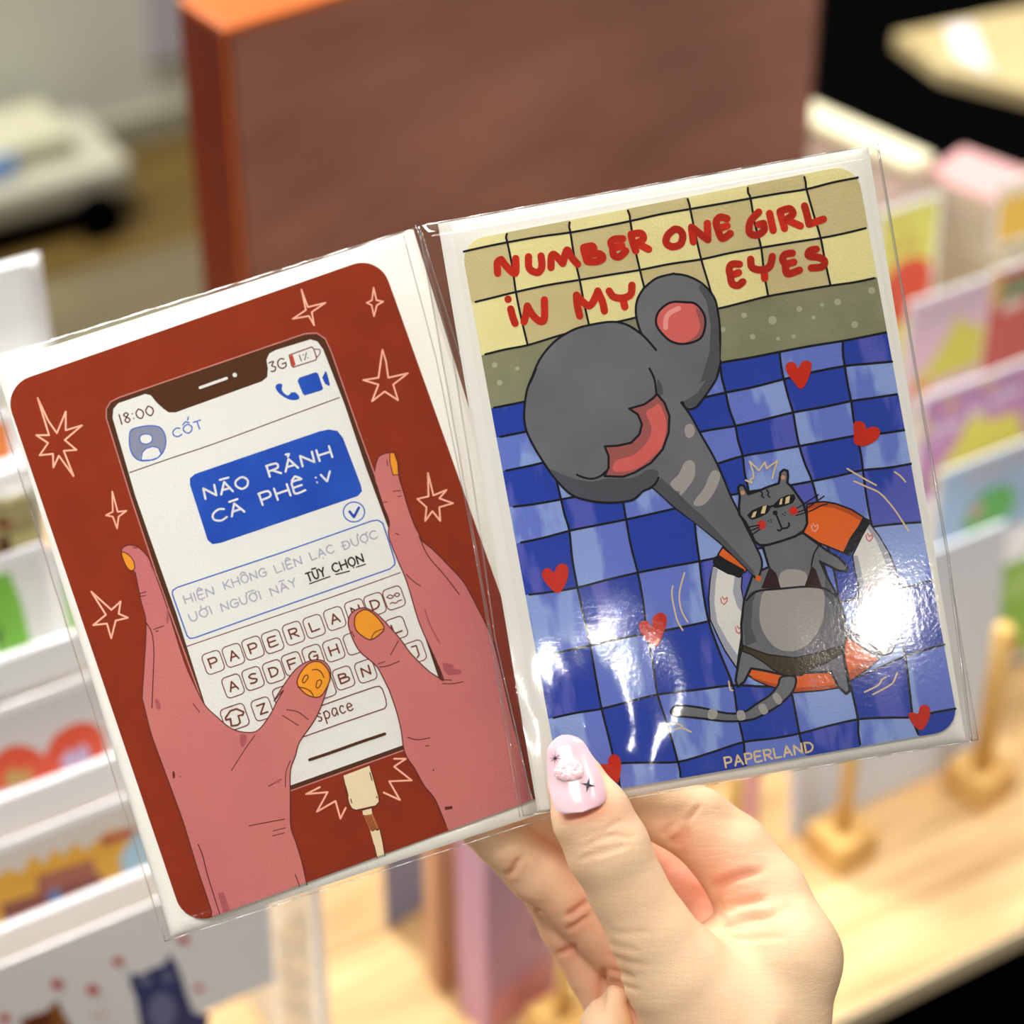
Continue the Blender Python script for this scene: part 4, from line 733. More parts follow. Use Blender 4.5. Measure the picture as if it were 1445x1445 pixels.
# thumbnail
nail_axis = [(793, 1037), (797, 1052), (805, 1080), (814, 1112), (822, 1146)]
def nail_point(s, t):
    q = s * 4; i = min(3, int(q)); f = q - i; c = np.array(nail_axis[i]) * (1 - f) + np.array(nail_axis[i + 1]) * f
    ax = np.array(nail_axis[min(4, i + 1)], float) - np.array(nail_axis[i]); ax /= np.linalg.norm(ax); pr = np.array([-ax[1], ax[0]]) * -1
    hw = np.interp(s, [0, .03, .08, .16, .3, .5, .72, .86, .94, .98, 1], [0, 9, 14.5, 21.5, 28.5, 34.5, 38.5, 38.5, 34.5, 26, 0]); x = t * hw
    d = np.interp(s, [0, .25, .5, .75, .9, 1], [.6000, .5980, .5960, .5938, .5926, .5920])
    d += (x / FPX * .6) ** 2 / (2 * .0125) + abs(t) ** 6 * .0004
    p = c + pr * x; return p[0], p[1], d
m = MB(); NS, NT = 34, 24
for lay, off in ((0, 0), (1, .0007)):
    vs = []
    for i in range(NS + 1):
        s_ = .5 - .5 * math.cos(math.pi * i / NS)
        for j in range(NT + 1): x, y, d = nail_point(s_, -1 + 2 * j / NT); vs.append(cp(x, y, d + off))
    vs = tol(np.array(vs)); fs = []
    for i in range(NS):
        for j in range(NT): a = i * (NT + 1) + j; q = [a, a + 1, a + NT + 2, a + NT + 1]; fs.append(q if lay == 0 else q[::-1])
    m.add(vs, fs)
nailm = mat((226, 182, 192), .16, .5, .05, 200, 0, (232, 200, 208), 70, name='gel_polish', coat=1.0)
nail = m.build('thumbnail', nailm, hand, smooth=True); tag(nail, 'long glossy pale pink gel thumbnail with tiny star decals')
def on_nail(pts_px, lift, name, mm_, thick=0):
    """lay a small flat decal on the curved nail"""
    m = MB(); n = len(pts_px); cx_ = sum(p[0] for p in pts_px) / n; cy_ = sum(p[1] for p in pts_px) / n
    def dep(x, y):
        best = None
        for k in range(41):
            s_ = k / 40; a = nail_point(s_, 0); e = (a[0] - x) ** 2 + (a[1] - y) ** 2
            if best is None or e < best[0]: best = (e, s_, a)
        e, s_, a = best; r_ = math.sqrt(e); return a[2] + (r_ / FPX * .6) ** 2 / (2 * .0125) - lift
    P = [cp(x, y, dep(x, y)) for x, y in pts_px] + [cp(cx_, cy_, dep(cx_, cy_) - thick)]
    m.add(tol(np.array(P)), [[i, (i + 1) % n, n] for i in range(n)]); return m.build(name, mm_, nail)
def star_px(cx_, cy_, R, r, n, rot): return [(cx_ + (R if k % 2 == 0 else r) * math.cos(rot + math.pi * k / n), cy_ + (R if k % 2 == 0 else r) * math.sin(rot + math.pi * k / n)) for k in range(2 * n)]
INKM = mat((46, 50, 58), .3, .5, metal=.6)
on_nail(star_px(829.7, 1107.5, 11, 2.8, 4, .2), .00012, 'star_decal', INKM); on_nail(star_px(783, 1070, 10.5, 1.4, 8, .1), .00012, 'star_decal', INKM)
m = MB(); vs = []; fs = []; hb = [(803 + (21 + 2 * math.sin(3 * a)) * math.cos(a), 1087 + (18 + 2 * math.cos(2 * a)) * math.sin(a)) for a in [k * math.pi / 14 for k in range(28)]]
for ring, (rr_, hh) in enumerate(((1, .0001), (.93, .0004), (.75, .0007), (.45, .00085), (.12, .0009))):
    for x, y in hb:
        X = 804 + (x - 804) * rr_; Y = 1089 + (y - 1089) * rr_; a = min((nail_point(k / 20, 0) for k in range(21)), key=lambda a: (a[0] - X) ** 2 + (a[1] - Y) ** 2)
        vs.append(cp(X, Y, a[2] + (math.hypot(a[0] - X, a[1] - Y) / FPX * .6) ** 2 / .025 - hh))
for r_ in range(4):
    for k in range(28): fs.append([r_ * 28 + k, r_ * 28 + (k + 1) % 28, (r_ + 1) * 28 + (k + 1) % 28, (r_ + 1) * 28 + k])
fs.append([4 * 28 + k for k in range(28)])
g = mat((244, 190, 196), .22, .7, .5, 2500, 0, (255, 240, 240), 900, name='glitter_gel', coat=.8, contrast=(.5, .6)); MB().add(tol(np.array(vs)), fs).build('glitter_gem', g, nail, smooth=True)
# ================================================================== SHOP: table, floor, wall (u along the table edge, v away from the reader, z up)
WOOD = mat((224, 188, 134), .42, .35, .12, 60, 0, (194, 152, 100), 9, (1.2, 14, 1), 'oak', contrast=(.3, .75)); PLANKS = [WOOD, mat((232, 196, 144), .42, .35, .12, 60, 0, (188, 146, 96), 8, (1, 16, 1), 'oak', contrast=(.35, .7)), mat((212, 172, 118), .42, .35, .12, 60, 0, (176, 134, 86), 10, (1, 13, 1), 'oak', contrast=(.3, .7))]
EDGEW = mat((206, 186, 150), .5, .3); BLK = mat((4, 4, 4), .9, 0.0); OLIVE = [mat((100, 78, 34), .5, .3, 0, 1, 0, (80, 62, 26), 5, (1, 9, 1), 'floor_oak'), mat((92, 72, 32), .5, .3, 0, 1, 0, (74, 58, 24), 5, (1, 9, 1), 'floor_oak')]
WHITE = mat((244, 244, 244), .38, .4, name='white_plastic'); WALLM = mat((204, 204, 188), .8, .2, name='wall_paint'); PEG = mat((226, 186, 112), .45, .35, .1, 60, 0, (206, 160, 88), 14, (4, 4, 1), 'beech')
def sbox(name, u0, u1, v0, v1, z0, z1, m, label=None, cat=None, b=.001, group=None, kind=None, parent=None):
    o = MB().box(u0, u1, v0, v1, z0, z1, b).build(name, m, parent, None if parent else SHOP)
    return tag(o, label, cat, group, kind)
V0 = .586
f_ = sbox('floor', -3, 6, -1.5, 4.0, FLOOR - .05, FLOOR - .004, mat((60, 46, 24), .7, .2), kind='structure', b=0)
for i in range(14):
    v0 = 1.2 + i * .13
    for j in range(4):
        u0 = -1.6 + j * 1.25 + (i % 3) * .4; MB().box(u0, u0 + 1.246, v0, v0 + .127, FLOOR - .004, FLOOR, .0008).build('plank', OLIVE[(i + j) % 2], f_)
sbox('wall_back', -3, 6, 2.93, 3.0, FLOOR, 1.6, WALLM, kind='structure', b=0)
sbox('baseboard_back', -3, 6, 2.918, 2.93, FLOOR, FLOOR + .05, mat((150, 146, 124), .6, .3), kind='structure', b=.002)
# table
T = empty('display_table', SHOP, 'oak plank table top on a black base running under the card stands', 'table')
pv = [V0, .665, .75, .84, .93, 1.02, 1.11, 1.20]
for i in range(len(pv) - 1):
    for j, (a, b_) in enumerate(((-.9, .05), (.05, .74), (.74, 1.9))):
        o = .13 * (i % 3); MB().box(a + (o if j else 0), (b_ + o if j < 2 else 2.7) - .0006, pv[i], pv[i + 1] - .0006, TABLE - .014, TABLE, .0005).build('plank', PLANKS[(i * 2 + j) % 3], T)
MB().box(-.9, 2.7, V0 - .003, V0 - .0003, TABLE - .0135, TABLE + .0002, .0004).build('edge_strip', EDGEW, T)
MB().box(-.9, 2.69, V0 + .012, 1.19, FLOOR, TABLE - .0145, .001).build('base', BLK, T)
# big wooden box behind the cards
bu, bv = ground(300, 560, TABLE)
c0 = ray(318, 41); vb = 1.0
u_, z_ = wallp(316, 42, vb); u2_, _z = wallp(1160, -5, vb)
BAZ = math.radians(53); bU = Vector((math.sin(BAZ), math.cos(BAZ), 0)); bV = Vector((-math.cos(BAZ), math.sin(BAZ), 0))
pc = UU * u_ + VV * vb + Vector((0, 0, z_)); BM = Matrix((( bU.x, bV.x, 0, pc.x), (bU.y, bV.y, 0, pc.y), (0, 0, 1, TABLE), (0, 0, 0, 1)))
r = ray(1160, 5); tt = pc.dot(bV) / r.dot(bV); BW_ = (r * tt).dot(bU) - pc.dot(bU); BH = z_ - TABLE; BD_ = .046
FRONT = mat((146, 98, 82), .5, .35, .1, 30, 0, (112, 70, 58), 7, (.6, 1, 2.2), 'walnut_veneer'); SIDE = mat((104, 26, 4), .35, .4, .05, 30, 0, (76, 12, 2), 6, (8, 1, 1), 'stained_wood'); TOPM = mat((184, 90, 18), .35, .4, 0, 30, 0, (168, 78, 14), 9, (2, 12, 1), 'stained_wood')
BX = empty('wooden_box', BM, 'tall slim red-brown wooden box standing behind the held cards', 'box')
t_ = .012
MB().box(t_ * .3, BW_ - t_ * .3, 0, t_, .0, BH - .002, .0012).build('front_panel', FRONT, BX)
MB().box(0, t_ * .9, .001, BD_, 0, BH - .004, .001).build('side_panel', SIDE, BX); MB().box(BW_ - t_ * .9, BW_, .001, BD_, 0, BH - .004, .001).build('side_panel', SIDE, BX)
MB().box(-.0006, .0008, -.0006, .0016, 0, BH - .0045, .0005).build('corner_trim', TOPM, BX)
MB().box(0, BW_, -.0005, BD_, BH - .004, BH, .0012).build('top_panel', TOPM, BX); MB().box(t_, BW_ - t_, BD_ - t_, BD_ - .001, 0, BH - .004, .001).build('back_panel', SIDE, BX)
# trolley by the far wall
TRO = empty('white_trolley', SHOP, 'low white trolley on black castors against the far wall', 'trolley')
tu, tv = ground(168, 322, FLOOR)
tz0 = wallp(165, 278, tv)[1]; tz1 = wallp(165, 232, tv)[1]
MB().box(tu - .75, tu + .03, tv, tv + .18, tz0, tz1, .012).build('body', mat((168, 164, 146), .5, .3), TRO)
MB().box(tu - .74, tu - .03, tv + .01, tv + .17, FLOOR + .012, tz0, .003).build('underside_shadow', BLK, TRO)  # solid black block standing in for the shadow beneath the trolley
for (x, y) in ((tu - .03, tv - .012), (tu - .68, tv + .004), (tu - .025, tv + .15)):
    MB().tube([(x, y - .012, FLOOR + .033), (x, y + .012, FLOOR + .033)], .033, 20).build('castor', BLK, TRO, smooth=False)
sbox('display_tray', tu - .62, tu - .03, tv + .05, tv + .17, tz1, tz1 + .035, mat((176, 172, 146), .6, .3), 'beige tray standing on the white trolley', 'tray', b=.006)
sbox('blue_pouch', tu - .24, tu - .12, tv + .035, tv + .049, tz1 + .001, tz1 + .03, mat((96, 134, 190), .6, .3), 'small blue pouch leaning on the beige tray', 'pouch', b=.003)
sbox('red_pouch', tu - .42, tu - .28, tv + .030, tv + .049, tz1 + .001, tz1 + .018, mat((176, 130, 120), .6, .3), 'small dusty pink pouch beside the blue pouch', 'pouch', b=.003)
MB().box(0, .10, 0, .008, 0, .22, .003).build('sheet', mat((182, 176, 182), .7, .2)).name = 'hanging_leaflet'
lf = bpy.data.objects['hanging_leaflet']; wu, wz = wallp(218, 100, 2.9); lf.matrix_world = SHOP @ Matrix.Translation((wu, 2.918, wz)); tag(lf, 'pale lilac leaflet fixed to the far wall beside the wooden box', 'leaflet')
sbox('low_bench', -.6, .93, 1.62, 2.0, -1.27, -1.25, mat((90, 80, 54), .6, .3, 0, 1, 0, (76, 66, 44), 6, (1, 8, 1)), 'grey-brown low bench behind the display table', 'bench', b=.004)
for x in (-.5, .86): sbox('bench_leg', x, x + .05, 1.66, 1.96, FLOOR, -1.27, BLK, b=.002, parent=bpy.data.objects['low_bench'])
# ------------------------------------------------------------------ printed cards for the racks
def pcard(name, px, py, v, w_, h_, c, art, label, lean=.12, group='cards standing in the racks', white=.003, cat='card', sleeve=True):
    """card whose top left corner is seen at px,py; it stands in the plane v leaning back by `lean`"""
    u, z = wallp(px, py, v); M = SHOP @ Matrix.Translation((u, v, z)) @ Matrix.Rotation(-lean, 4, 'X')
    o = MB().box(0, w_, 0, .0016, -h_, 0, .0006).build(name, WHITE, None, M); tag(o, label, cat, group)
    if c: MB().add([(white, -.0002, -white), (w_ - white, -.0002, -white), (w_ - white, -.0002, -h_ + white), (white, -.0002, -h_ + white)], [[3, 2, 1, 0]]).build('card_face', mat(c, .4, .4), o)
    for k, (pts, col) in enumerate(art):
        pts = [(min(max(x, white), w_ - white), z) for x, z in pts]
        m = MB(); tr = tessellate_polygon([[Vector((x, z, 0)) for x, z in pts]]); m.add([(x, -.0003 - k * 2e-5, z) for x, z in pts], [list(t) for t in tr]); m.build('printed_shape', mat(col, .4, .4), o)
    return o
def blob(cx_, cz, rx, rz, n=16, a0=0, a1=360): return [(cx_ + rx * math.cos(math.radians(a0 + (a1 - a0) * k / (n - (0 if a1 - a0 == 360 else 1)))), cz + rz * math.sin(math.radians(a0 + (a1 - a0) * k / (n - (0 if a1 - a0 == 360 else 1))))) for k in range(n)]
def bar(x0, x1, z0, z1): return [(x0, z0), (x1, z0), (x1, z1), (x0, z1)]
def word(txt, x, z, h, w_, tilt=0.0):
    out = []
    for c in txt:
        if c == ' ': x += h * .5; continue
        ad, st = GLYPH[c]
        for s_ in st:
            for p, q in zip(s_[:-1], s_[1:]):
                a = (x + p[0] * ad * h, z + p[1] * h + tilt * x); b_ = (x + q[0] * ad * h, z + q[1] * h + tilt * x); d = Vector((b_[0] - a[0], b_[1] - a[1]))
                if d.length < 1e-6: d = Vector((0, .0005))
                n = Vector((-d.y, d.x)).normalized() * w_ / 2; out.append([(a[0] - n.x, a[1] - n.y), (b_[0] - n.x, b_[1] - n.y), (b_[0] + n.x, b_[1] + n.y), (a[0] + n.x, a[1] + n.y)])
        x += (ad + .3) * h
    return out
# right-hand rack: stepped white stand
def riser(px, py, v, u1, name='step', parent=None, th=.004, zb=None):
    u, z = wallp(px, py, v); MB().box(u - .004, u1, v, v + th, TABLE + .0005 if zb is None else zb, z, .001).build(name, WHITE, parent)
RR = empty('stepped_rack', SHOP, 'white stepped rack holding the pink, purple and blue cards', 'rack')
ur = 1.35
for k, (px, py, v) in enumerate(((1345, 800, .745), (1325, 712, .785), (1300, 600, .825))): riser(px, py, v, ur, 'step', RR)
MB().box(wallp(1300, 600, .825)[0] - .004, ur, .745, .886, TABLE + .0005, TABLE + .006, .001).build('base', WHITE, RR)
YEL = (212, 206, 92)
pcard('greeting_card', 1284, 428, .820, .060, .075, (222, 188, 206), [([(.006, -.058), (.020, -.046), (.031, -.030), (.036, -.018), (.044, -.028), (.058, -.032), (.058, -.058)], YEL), ([(.004, -.062), (.008, -.056), (.022, -.056), (.02, -.064)], (226, 150, 60))] + [(q, (206, 200, 214)) for q in word('Chu bi', .012, -.022, .008, .0022, .18)],
      'pink card with a yellow star drawing, in the top row of the rack', 0, 'cards in the stepped rack')
pcard('greeting_card', 1397, 385, .820, .060, .075, (196, 92, 84), [(bar(.006, .05, -.022, -.010), (120, 150, 110)), (bar(.012, .03, -.03, -.024), (230, 210, 200)), (blob(.004, -.012, .007, .012), (226, 170, 90))],
      'red card beside the pink card in the top row of the rack', 0, 'cards in the stepped rack')
pcard('greeting_card', 1300, 562, .780, .110, .075, (184, 134, 180), [([(.012, -.062), (.030, -.040), (.036, -.026), (.042, -.022), (.050, -.032), (.072, -.034), (.085, -.062)], YEL), (blob(.022, -.012, .004, .004), (214, 176, 130)), (blob(.048, -.008, .004, .004), (214, 176, 130)), (blob(.006, -.022, .003, .006), (214, 190, 120))] + [(q, (224, 214, 236)) for q in word('Chu bi nhu', .010, -.034, .008, .0022, .22)],
      'purple card with a yellow star drawing, in the middle row of the rack', 0, 'cards in the stepped rack')
pcard('greeting_card', 1326, 668, .740, .110, .060, (178, 204, 232), [(blob(.040, -.040, .018, .016), (120, 200, 110)), (blob(.030, -.036, .005, .006), (216, 180, 170))] + [(q, (224, 200, 204)) for q in word('Chu b', .022, -.022, .009, .0022, .2)],
      'pale blue card with a green drawing, in the lowest row of the rack', 0, 'cards in the stepped rack')
for k in range(3):
    pcard('greeting_card', 1384 + k * 13, 806 - k * 6, .712 + k * .006, .075, .075, (150, 204, 92), [(blob(.03, -.02, .012, .010), (176, 220, 130)), (bar(.004, .010, -.07, -.01), (188, 224, 150))] + ([(blob(.028, -.066, .008, .007), (200, 90, 60))] if k == 0 else []),
          ('green card at the front of the stack beside the leaning wooden peg', 'green card second in the stack beside the leaning wooden peg', 'green card at the back of the stack beside the leaning wooden peg')[k], .02, 'green cards by the peg stand')
pcard('greeting_card', 1238, 300, .90, .048, .085, (222, 222, 110), [(blob(.026, -.062, .022, .026), (214, 78, 48)), (blob(.026, -.095, .024, .016), (226, 210, 100))] + [(q, (214, 170, 90)) for q in word('DAY', .012, -.016, .005, .0014)] + [(q, (206, 150, 80)) for q in word('CAFE', .010, -.030, .006, .0016)],
      'yellow card with a red dome behind the pink card', .05, 'loose cards behind the rack')
pcard('greeting_card', 1408, 262, .93, .05, .045, (236, 190, 70), [(bar(.004, .05, -.011, -.002), (240, 226, 200))], 'orange card with a cream top edge in front of the pink book', .05, 'loose cards behind the rack')
yu, yz = wallp(1238, 300, .90)
sbox('card_riser', yu - .008, yu + .056, .897, .93, TABLE + .0005, yz - .084, mat((206, 196, 170), .5, .3), 'beige riser block carrying the yellow card', 'block', b=.002)
# cream storage bin and books behind
CREAMP = mat((232, 224, 190), .45, .4)
def frame_at(A, B, z):
    d = (B - A); d.z = 0; L_ = d.length; d.normalize(); n = Vector((-d.y, d.x, 0)); return Matrix(((d.x, n.x, 0, A.x), (d.y, n.y, 0, A.y), (0, 0, 1, z), (0, 0, 0, 1))), L_
onz_ = lambda px, py, z: ray(px, py) * (z / ray(px, py).z)
MM, L_ = frame_at(onz_(1147, 168, -.74), onz_(1288, 232, -.74), 0)
BIN = empty('storage_bin', MM, 'long cream plastic bin with rounded corners beside the wooden box', 'bin')
MB().box(-.03, L_, 0, .022, TABLE + .0005, -.748, .006).build('body', mat((226, 208, 200), .45, .4), BIN); MB().box(-.032, L_ + .002, -.002, .024, -.752, -.74, .0055).build('lid', CREAMP, BIN)
zb_ = -.755; MM, L_ = frame_at(onz_(1303, 246, zb_), onz_(1445, 300, zb_), 0); z = zb_; MM0 = MM
LBS = ('dusty pink book on top of the stack behind the yellow card', 'cream book directly under the dusty pink book', 'grey-beige book third from the top of the book stack', 'pale book fourth from the top of the book stack', 'brown-beige book fifth from the top of the book stack', 'tan book sixth from the top of the book stack', 'olive-beige book seventh from the top of the book stack', 'cream book eighth from the top of the book stack', 'grey book second from the bottom of the book stack', 'tan book at the bottom of the book stack')
cols = [(204, 158, 156), (214, 206, 186), (190, 182, 156), (214, 204, 184), (176, 164, 138), (200, 186, 158), (168, 158, 128), (206, 196, 170), (160, 152, 134), (180, 164, 132)]; th = (.9 + zb_ - .0006) / 10
for k in range(10):
    B_ = empty('book', MM0 @ Matrix.Translation((.001 * (k % 3), -.001 * (k % 2), z - th)) @ Matrix.Rotation(math.radians((0, 1.0, -.8, 1.2, 0, .6, -.5, .8, 0, .5)[k]), 4, 'Z'), LBS[k], 'book', 'stacked books behind the rack')
    cm = mat(cols[k] if k % 2 == 0 else tuple(int(c_ * .5) for c_ in cols[k]), .5, .3)
    MB().box(0.001, .13, .001, .049, .0013, th - .0014, .0003).build('page_block', mat((222, 214, 190), .8, .1), B_); MB().box(0, .132, 0, .05, th - .0014, th - .0001, .0004).build('cover', cm, B_); MB().box(0, .132, 0, .05, 0.0001, .0013, .0004).build('cover', cm, B_); MB().box(-.001, 0, 0, .05, 0.0001, th - .0001, .0003).build('spine', cm, B_)
    z -= th
CB = empty('black_cabinet', SHOP, 'black cabinet behind the display table at the top right', 'cabinet')
MB().box(.98, 3.0, 1.215, 2.0, FLOOR, -.92, .003).build('body', BLK, CB)
MB().box(1.50, 3.4, 2.0, 2.04, FLOOR, -.3, .003).build('back_panel', BLK, CB)
def onz(px, py, z): r = ray(px, py); return r * (z / r.z)
zt = -.905; q = [onz(1262, 47, zt), onz(1480, 2, zt), onz(1520, 145, zt), onz(1330, 96, zt)]
o = MB().add([(p.x, p.y, p.z) for p in q] + [(p.x, p.y, p.z - .0145) for p in q], [[0, 1, 2, 3][::-1], [4, 5, 6, 7], [0, 4, 5, 1][::-1], [1, 5, 6, 2][::-1], [2, 6, 7, 3][::-1], [3, 7, 4, 0][::-1]]).build('wooden_tray', mat((196, 178, 134), .5, .3, 0, 1, 0, (168, 148, 104), 8), None)
tag(o, 'pale wooden tray lying on the black cabinet', 'tray')
q = [onz(1335, 38, zt + .003), onz(1370, 32, zt + .003), onz(1398, 100, zt + .003), onz(1352, 78, zt + .003)]
o = MB().add([(p.x, p.y, p.z) for p in q] + [(p.x, p.y, p.z - .0025) for p in q], [[0, 1, 2, 3][::-1], [4, 5, 6, 7], [0, 4, 5, 1][::-1], [1, 5, 6, 2][::-1], [2, 6, 7, 3][::-1], [3, 7, 4, 0][::-1]]).build('paper_card', mat((226, 216, 220), .6, .2), None); tag(o, 'white card lying on the pale wooden tray', 'card')
# ------------------------------------------------------------------ left rack: white tiers of cards facing the reader
LR = empty('tiered_card_rack', SHOP, 'white tiered rack full of cards at the left edge of the table', 'rack')
tiers = [  # v, lip top at x=40, lip bottom, right end u
    (.660, (40, 1298), (40, 1372), .300), (.690, (40, 1115), (40, 1168), .300), (.720, (40, 918), (40, 970), .300), (.750, (20, 662), (20, 690), .300), (.780, (20, 505), (20, 545), wallp(66, 520, .78)[0])]
for v, a, b_, ue in tiers:
    z1 = wallp(*a, v)[1]; z0 = wallp(*b_, v)[1]
    MB().box(-.30, ue, v, v + .004, z0 - .002, z1, .0012).build('lip', WHITE, LR)
    MB().box(-.30, ue, v + .004, v + .030, z0 - .002, z0, .0006).build('shelf', WHITE, LR)
for x in (-.30, .296): MB().prism([(.660, TABLE + .0005), (.78, TABLE + .0005), (.78, wallp(20, 740, .76)[1]), (.75, wallp(20, 700, .75)[1]), (.662, wallp(40, 1350, .66)[1])], x, x + .004).build('side_panel', WHITE, LR, Matrix(((0, 1, 0, 0), (1, 0, 0, 0), (0, 0, 1, 0), (0, 0, 0, 1))))
def lcard(px, py, v, w_, h_, c, art, label): return pcard('greeting_card', px, py, v, w_, h_, c, art, label, .0, 'cards in the tiered rack')
# lowest, white card with two cats
NAVY = (52, 60, 108); REDH = (206, 70, 60)
def catart(x, z, s, c): return [([(x, z), (x + .30 * s, z), (x + .30 * s, z + .46 * s), (x + .34 * s, z + .62 * s), (x + .22 * s, z + .56 * s), (x + .06 * s, z + .56 * s), (x - .06 * s, z + .60 * s), (x - .04 * s, z + .4 * s)], c), (blob(x + .07 * s, z + .44 * s, .05 * s, .05 * s), (200, 200, 214)), (blob(x + .2 * s, z + .44 * s, .05 * s, .05 * s), (200, 200, 214)), (blob(x + .14 * s, z + .18 * s, .10 * s, .14 * s), (96, 104, 140))]
# castle and heart cards
def lcard(pts4, v, h_, c, art, label, white=.004, w_=None, drop=0):
    """pts4: top left and top right of the card as seen; art: list of (pixel outline, colour)"""
    (ax, ay), (bx, by) = pts4; u0, z0 = wallp(ax, ay, v); u1, _ = wallp(bx, by, v); w_ = w_ or u1 - u0
    conv = lambda P: [(wallp(x, y, v)[0] - u0, wallp(x, y, v)[1] - z0) for x, y in P]
    def cc(P): P = conv(P); A = sum(P[i - 1][0] * P[i][1] - P[i][0] * P[i - 1][1] for i in range(len(P))); return P if A > 0 else P[::-1]
    return pcard('greeting_card', ax, ay, v, w_, h_, c, [(cc(p), q) for p, q in art], label, 0, 'cards in the tiered rack', white)
NAVY = (54, 62, 112); LNV = (112, 118, 156); REDH = (208, 76, 64)
def ell(x, y, r, r2=None, n=12): return [(x + r * math.cos(k * 2 * math.pi / n), y + (r2 or r) * math.sin(k * 2 * math.pi / n)) for k in range(n)]
# bottom tier: two large white cards
lcard([(-70, 1392), (377, 1252)], .640, .075, None, [([(182, 1372), (196, 1376), (215, 1366), (232, 1360), (238, 1345), (248, 1358), (256, 1380), (262, 1400), (272, 1428), (296, 1432), (290, 1460), (200, 1460), (192, 1410), (184, 1390)], NAVY), (ell(205, 1383, 8), LNV), (ell(236, 1378, 8), LNV), (ell(228, 1425, 20, 26), LNV),
      ([(28, 1438), (45, 1432), (66, 1425), (80, 1410), (88, 1428), (100, 1450), (96, 1480), (34, 1480)], (150, 90, 36)), ([(36, 1440), (70, 1430), (76, 1440), (60, 1450), (40, 1452)], (96, 40, 20))] +
      [(ell(x, y, r, r * .8), REDH) for x, y, r in ((80, 1388, 9), (130, 1396, 9), (166, 1356, 8), (258, 1325, 8), (280, 1393, 6), (6, 1436, 8))] + [([(128, 1432), (136, 1428), (137, 1432), (129, 1436)], (226, 180, 160)), ([(140, 1430), (150, 1424), (151, 1428), (142, 1434)], (226, 180, 160))],
      'white card with a navy cat and a brown cat, lowest in the tiered rack', .002)
# second tier: castle card
lcard([(-60, 1215), (225, 1130)], .682, .075, (216, 208, 200), [([(-20, 1250), (10, 1225), (30, 1232), (45, 1204), (62, 1220), (75, 1196), (90, 1208), (104, 1188), (120, 1200), (150, 1172), (196, 1165), (205, 1230), (-20, 1310)], (226, 172, 60)), ([(52, 1236), (130, 1212), (142, 1250), (52, 1276)], (168, 100, 82)), ([(0, 1276), (142, 1232), (150, 1256), (6, 1300)], (136, 74, 62)), ([(168, 1212), (188, 1176), (200, 1170), (215, 1230), (175, 1236)], (168, 206, 226)),
      ([(66, 1258), (84, 1252), (88, 1270), (70, 1276)], (96, 130, 180)), ([(140, 1182), (190, 1166), (192, 1176), (146, 1194)], (180, 80, 70))], 'card with an orange castle drawing, in the second tier of the tiered rack')
# third tier: heart card
lcard([(-80, 1028), (205, 938)], .712, .075, (216, 212, 210), [([(0, 1060), (14, 1052), (30, 1050), (48, 1056), (62, 1066), (74, 1040), (92, 1026), (112, 1018), (132, 1020), (146, 1034), (150, 1060), (140, 1080), (60, 1100), (0, 1115), (-20, 1110), (-16, 1075)], (220, 84, 48)), ([(84, 1076), (96, 1056), (106, 1062), (116, 1048), (124, 1056), (128, 1072), (90, 1084)], (196, 180, 214)), ([(6, 1096), (16, 1082), (30, 1090), (40, 1080), (46, 1098), (10, 1112)], (190, 160, 90))],
      'white card with a red heart and two small cats, in the third tier')
# fourth tier: green and blue cards
lcard([(-40, 800), (66, 772)], .742, .075, (232, 232, 226), [([(-40, 825), (12, 806), (30, 850), (48, 928), (-40, 950)], (126, 190, 66)), ([(0, 880), (3, 900), (0, 915), (-8, 900)], (60, 90, 40))], 'white card with a green panel at the left end of the fourth tier')
lcard([(68, 776), (136, 756)], .741, .075, (232, 232, 226), [([(84, 812), (98, 804), (104, 850), (118, 905), (106, 920), (98, 880)], (150, 205, 70)), ([(24, 806), (48, 798), (72, 912), (50, 920)], (140, 200, 70))], 'white card with a narrow green panel beside the first green card')
lcard([(140, 790), (205, 772)], .748, .075, (70, 96, 170), [([(150, 850), (176, 840), (180, 870), (160, 880)], (210, 206, 220))], 'blue card at the right of the green cards in the fourth tier')
# fifth tier: the pool card once more, and an orange card above it
C5 = copy_tree(RIGHT.root); u5, z5 = wallp(64, 668, .7455); C5.matrix_world = SHOP @ Matrix.Translation((u5 - .0585, .7452, z5 - .0795)) @ Matrix.Rotation(math.radians(90), 4, 'X'); C5.matrix_world = C5.matrix_world
C5['label'] = 'second sleeved elephant pool card, standing in the rack at the left edge'; C5['group'] = 'cards in the tiered rack'
lcard([(-60, 602), (20, 580)], .772, .05, (226, 130, 60), [], 'orange card behind the small pool card at the left edge of the rack')
lcard([(-80, 402), (40, 372)], .79, .10, (250, 250, 246), [], 'bright white card sticking up at the top of the tiered rack', w_=None)
for k in range(3): lcard([(-70 + k * 3, 404 - k * 6), (52 + k * 3, 378 - k * 6)], .792 + .003 * k, .10, (250, 250, 246), [], ('bright white card second from the front at the top of the rack', 'bright white card third from the front at the top of the rack', 'bright white card rearmost at the top of the rack')[k])
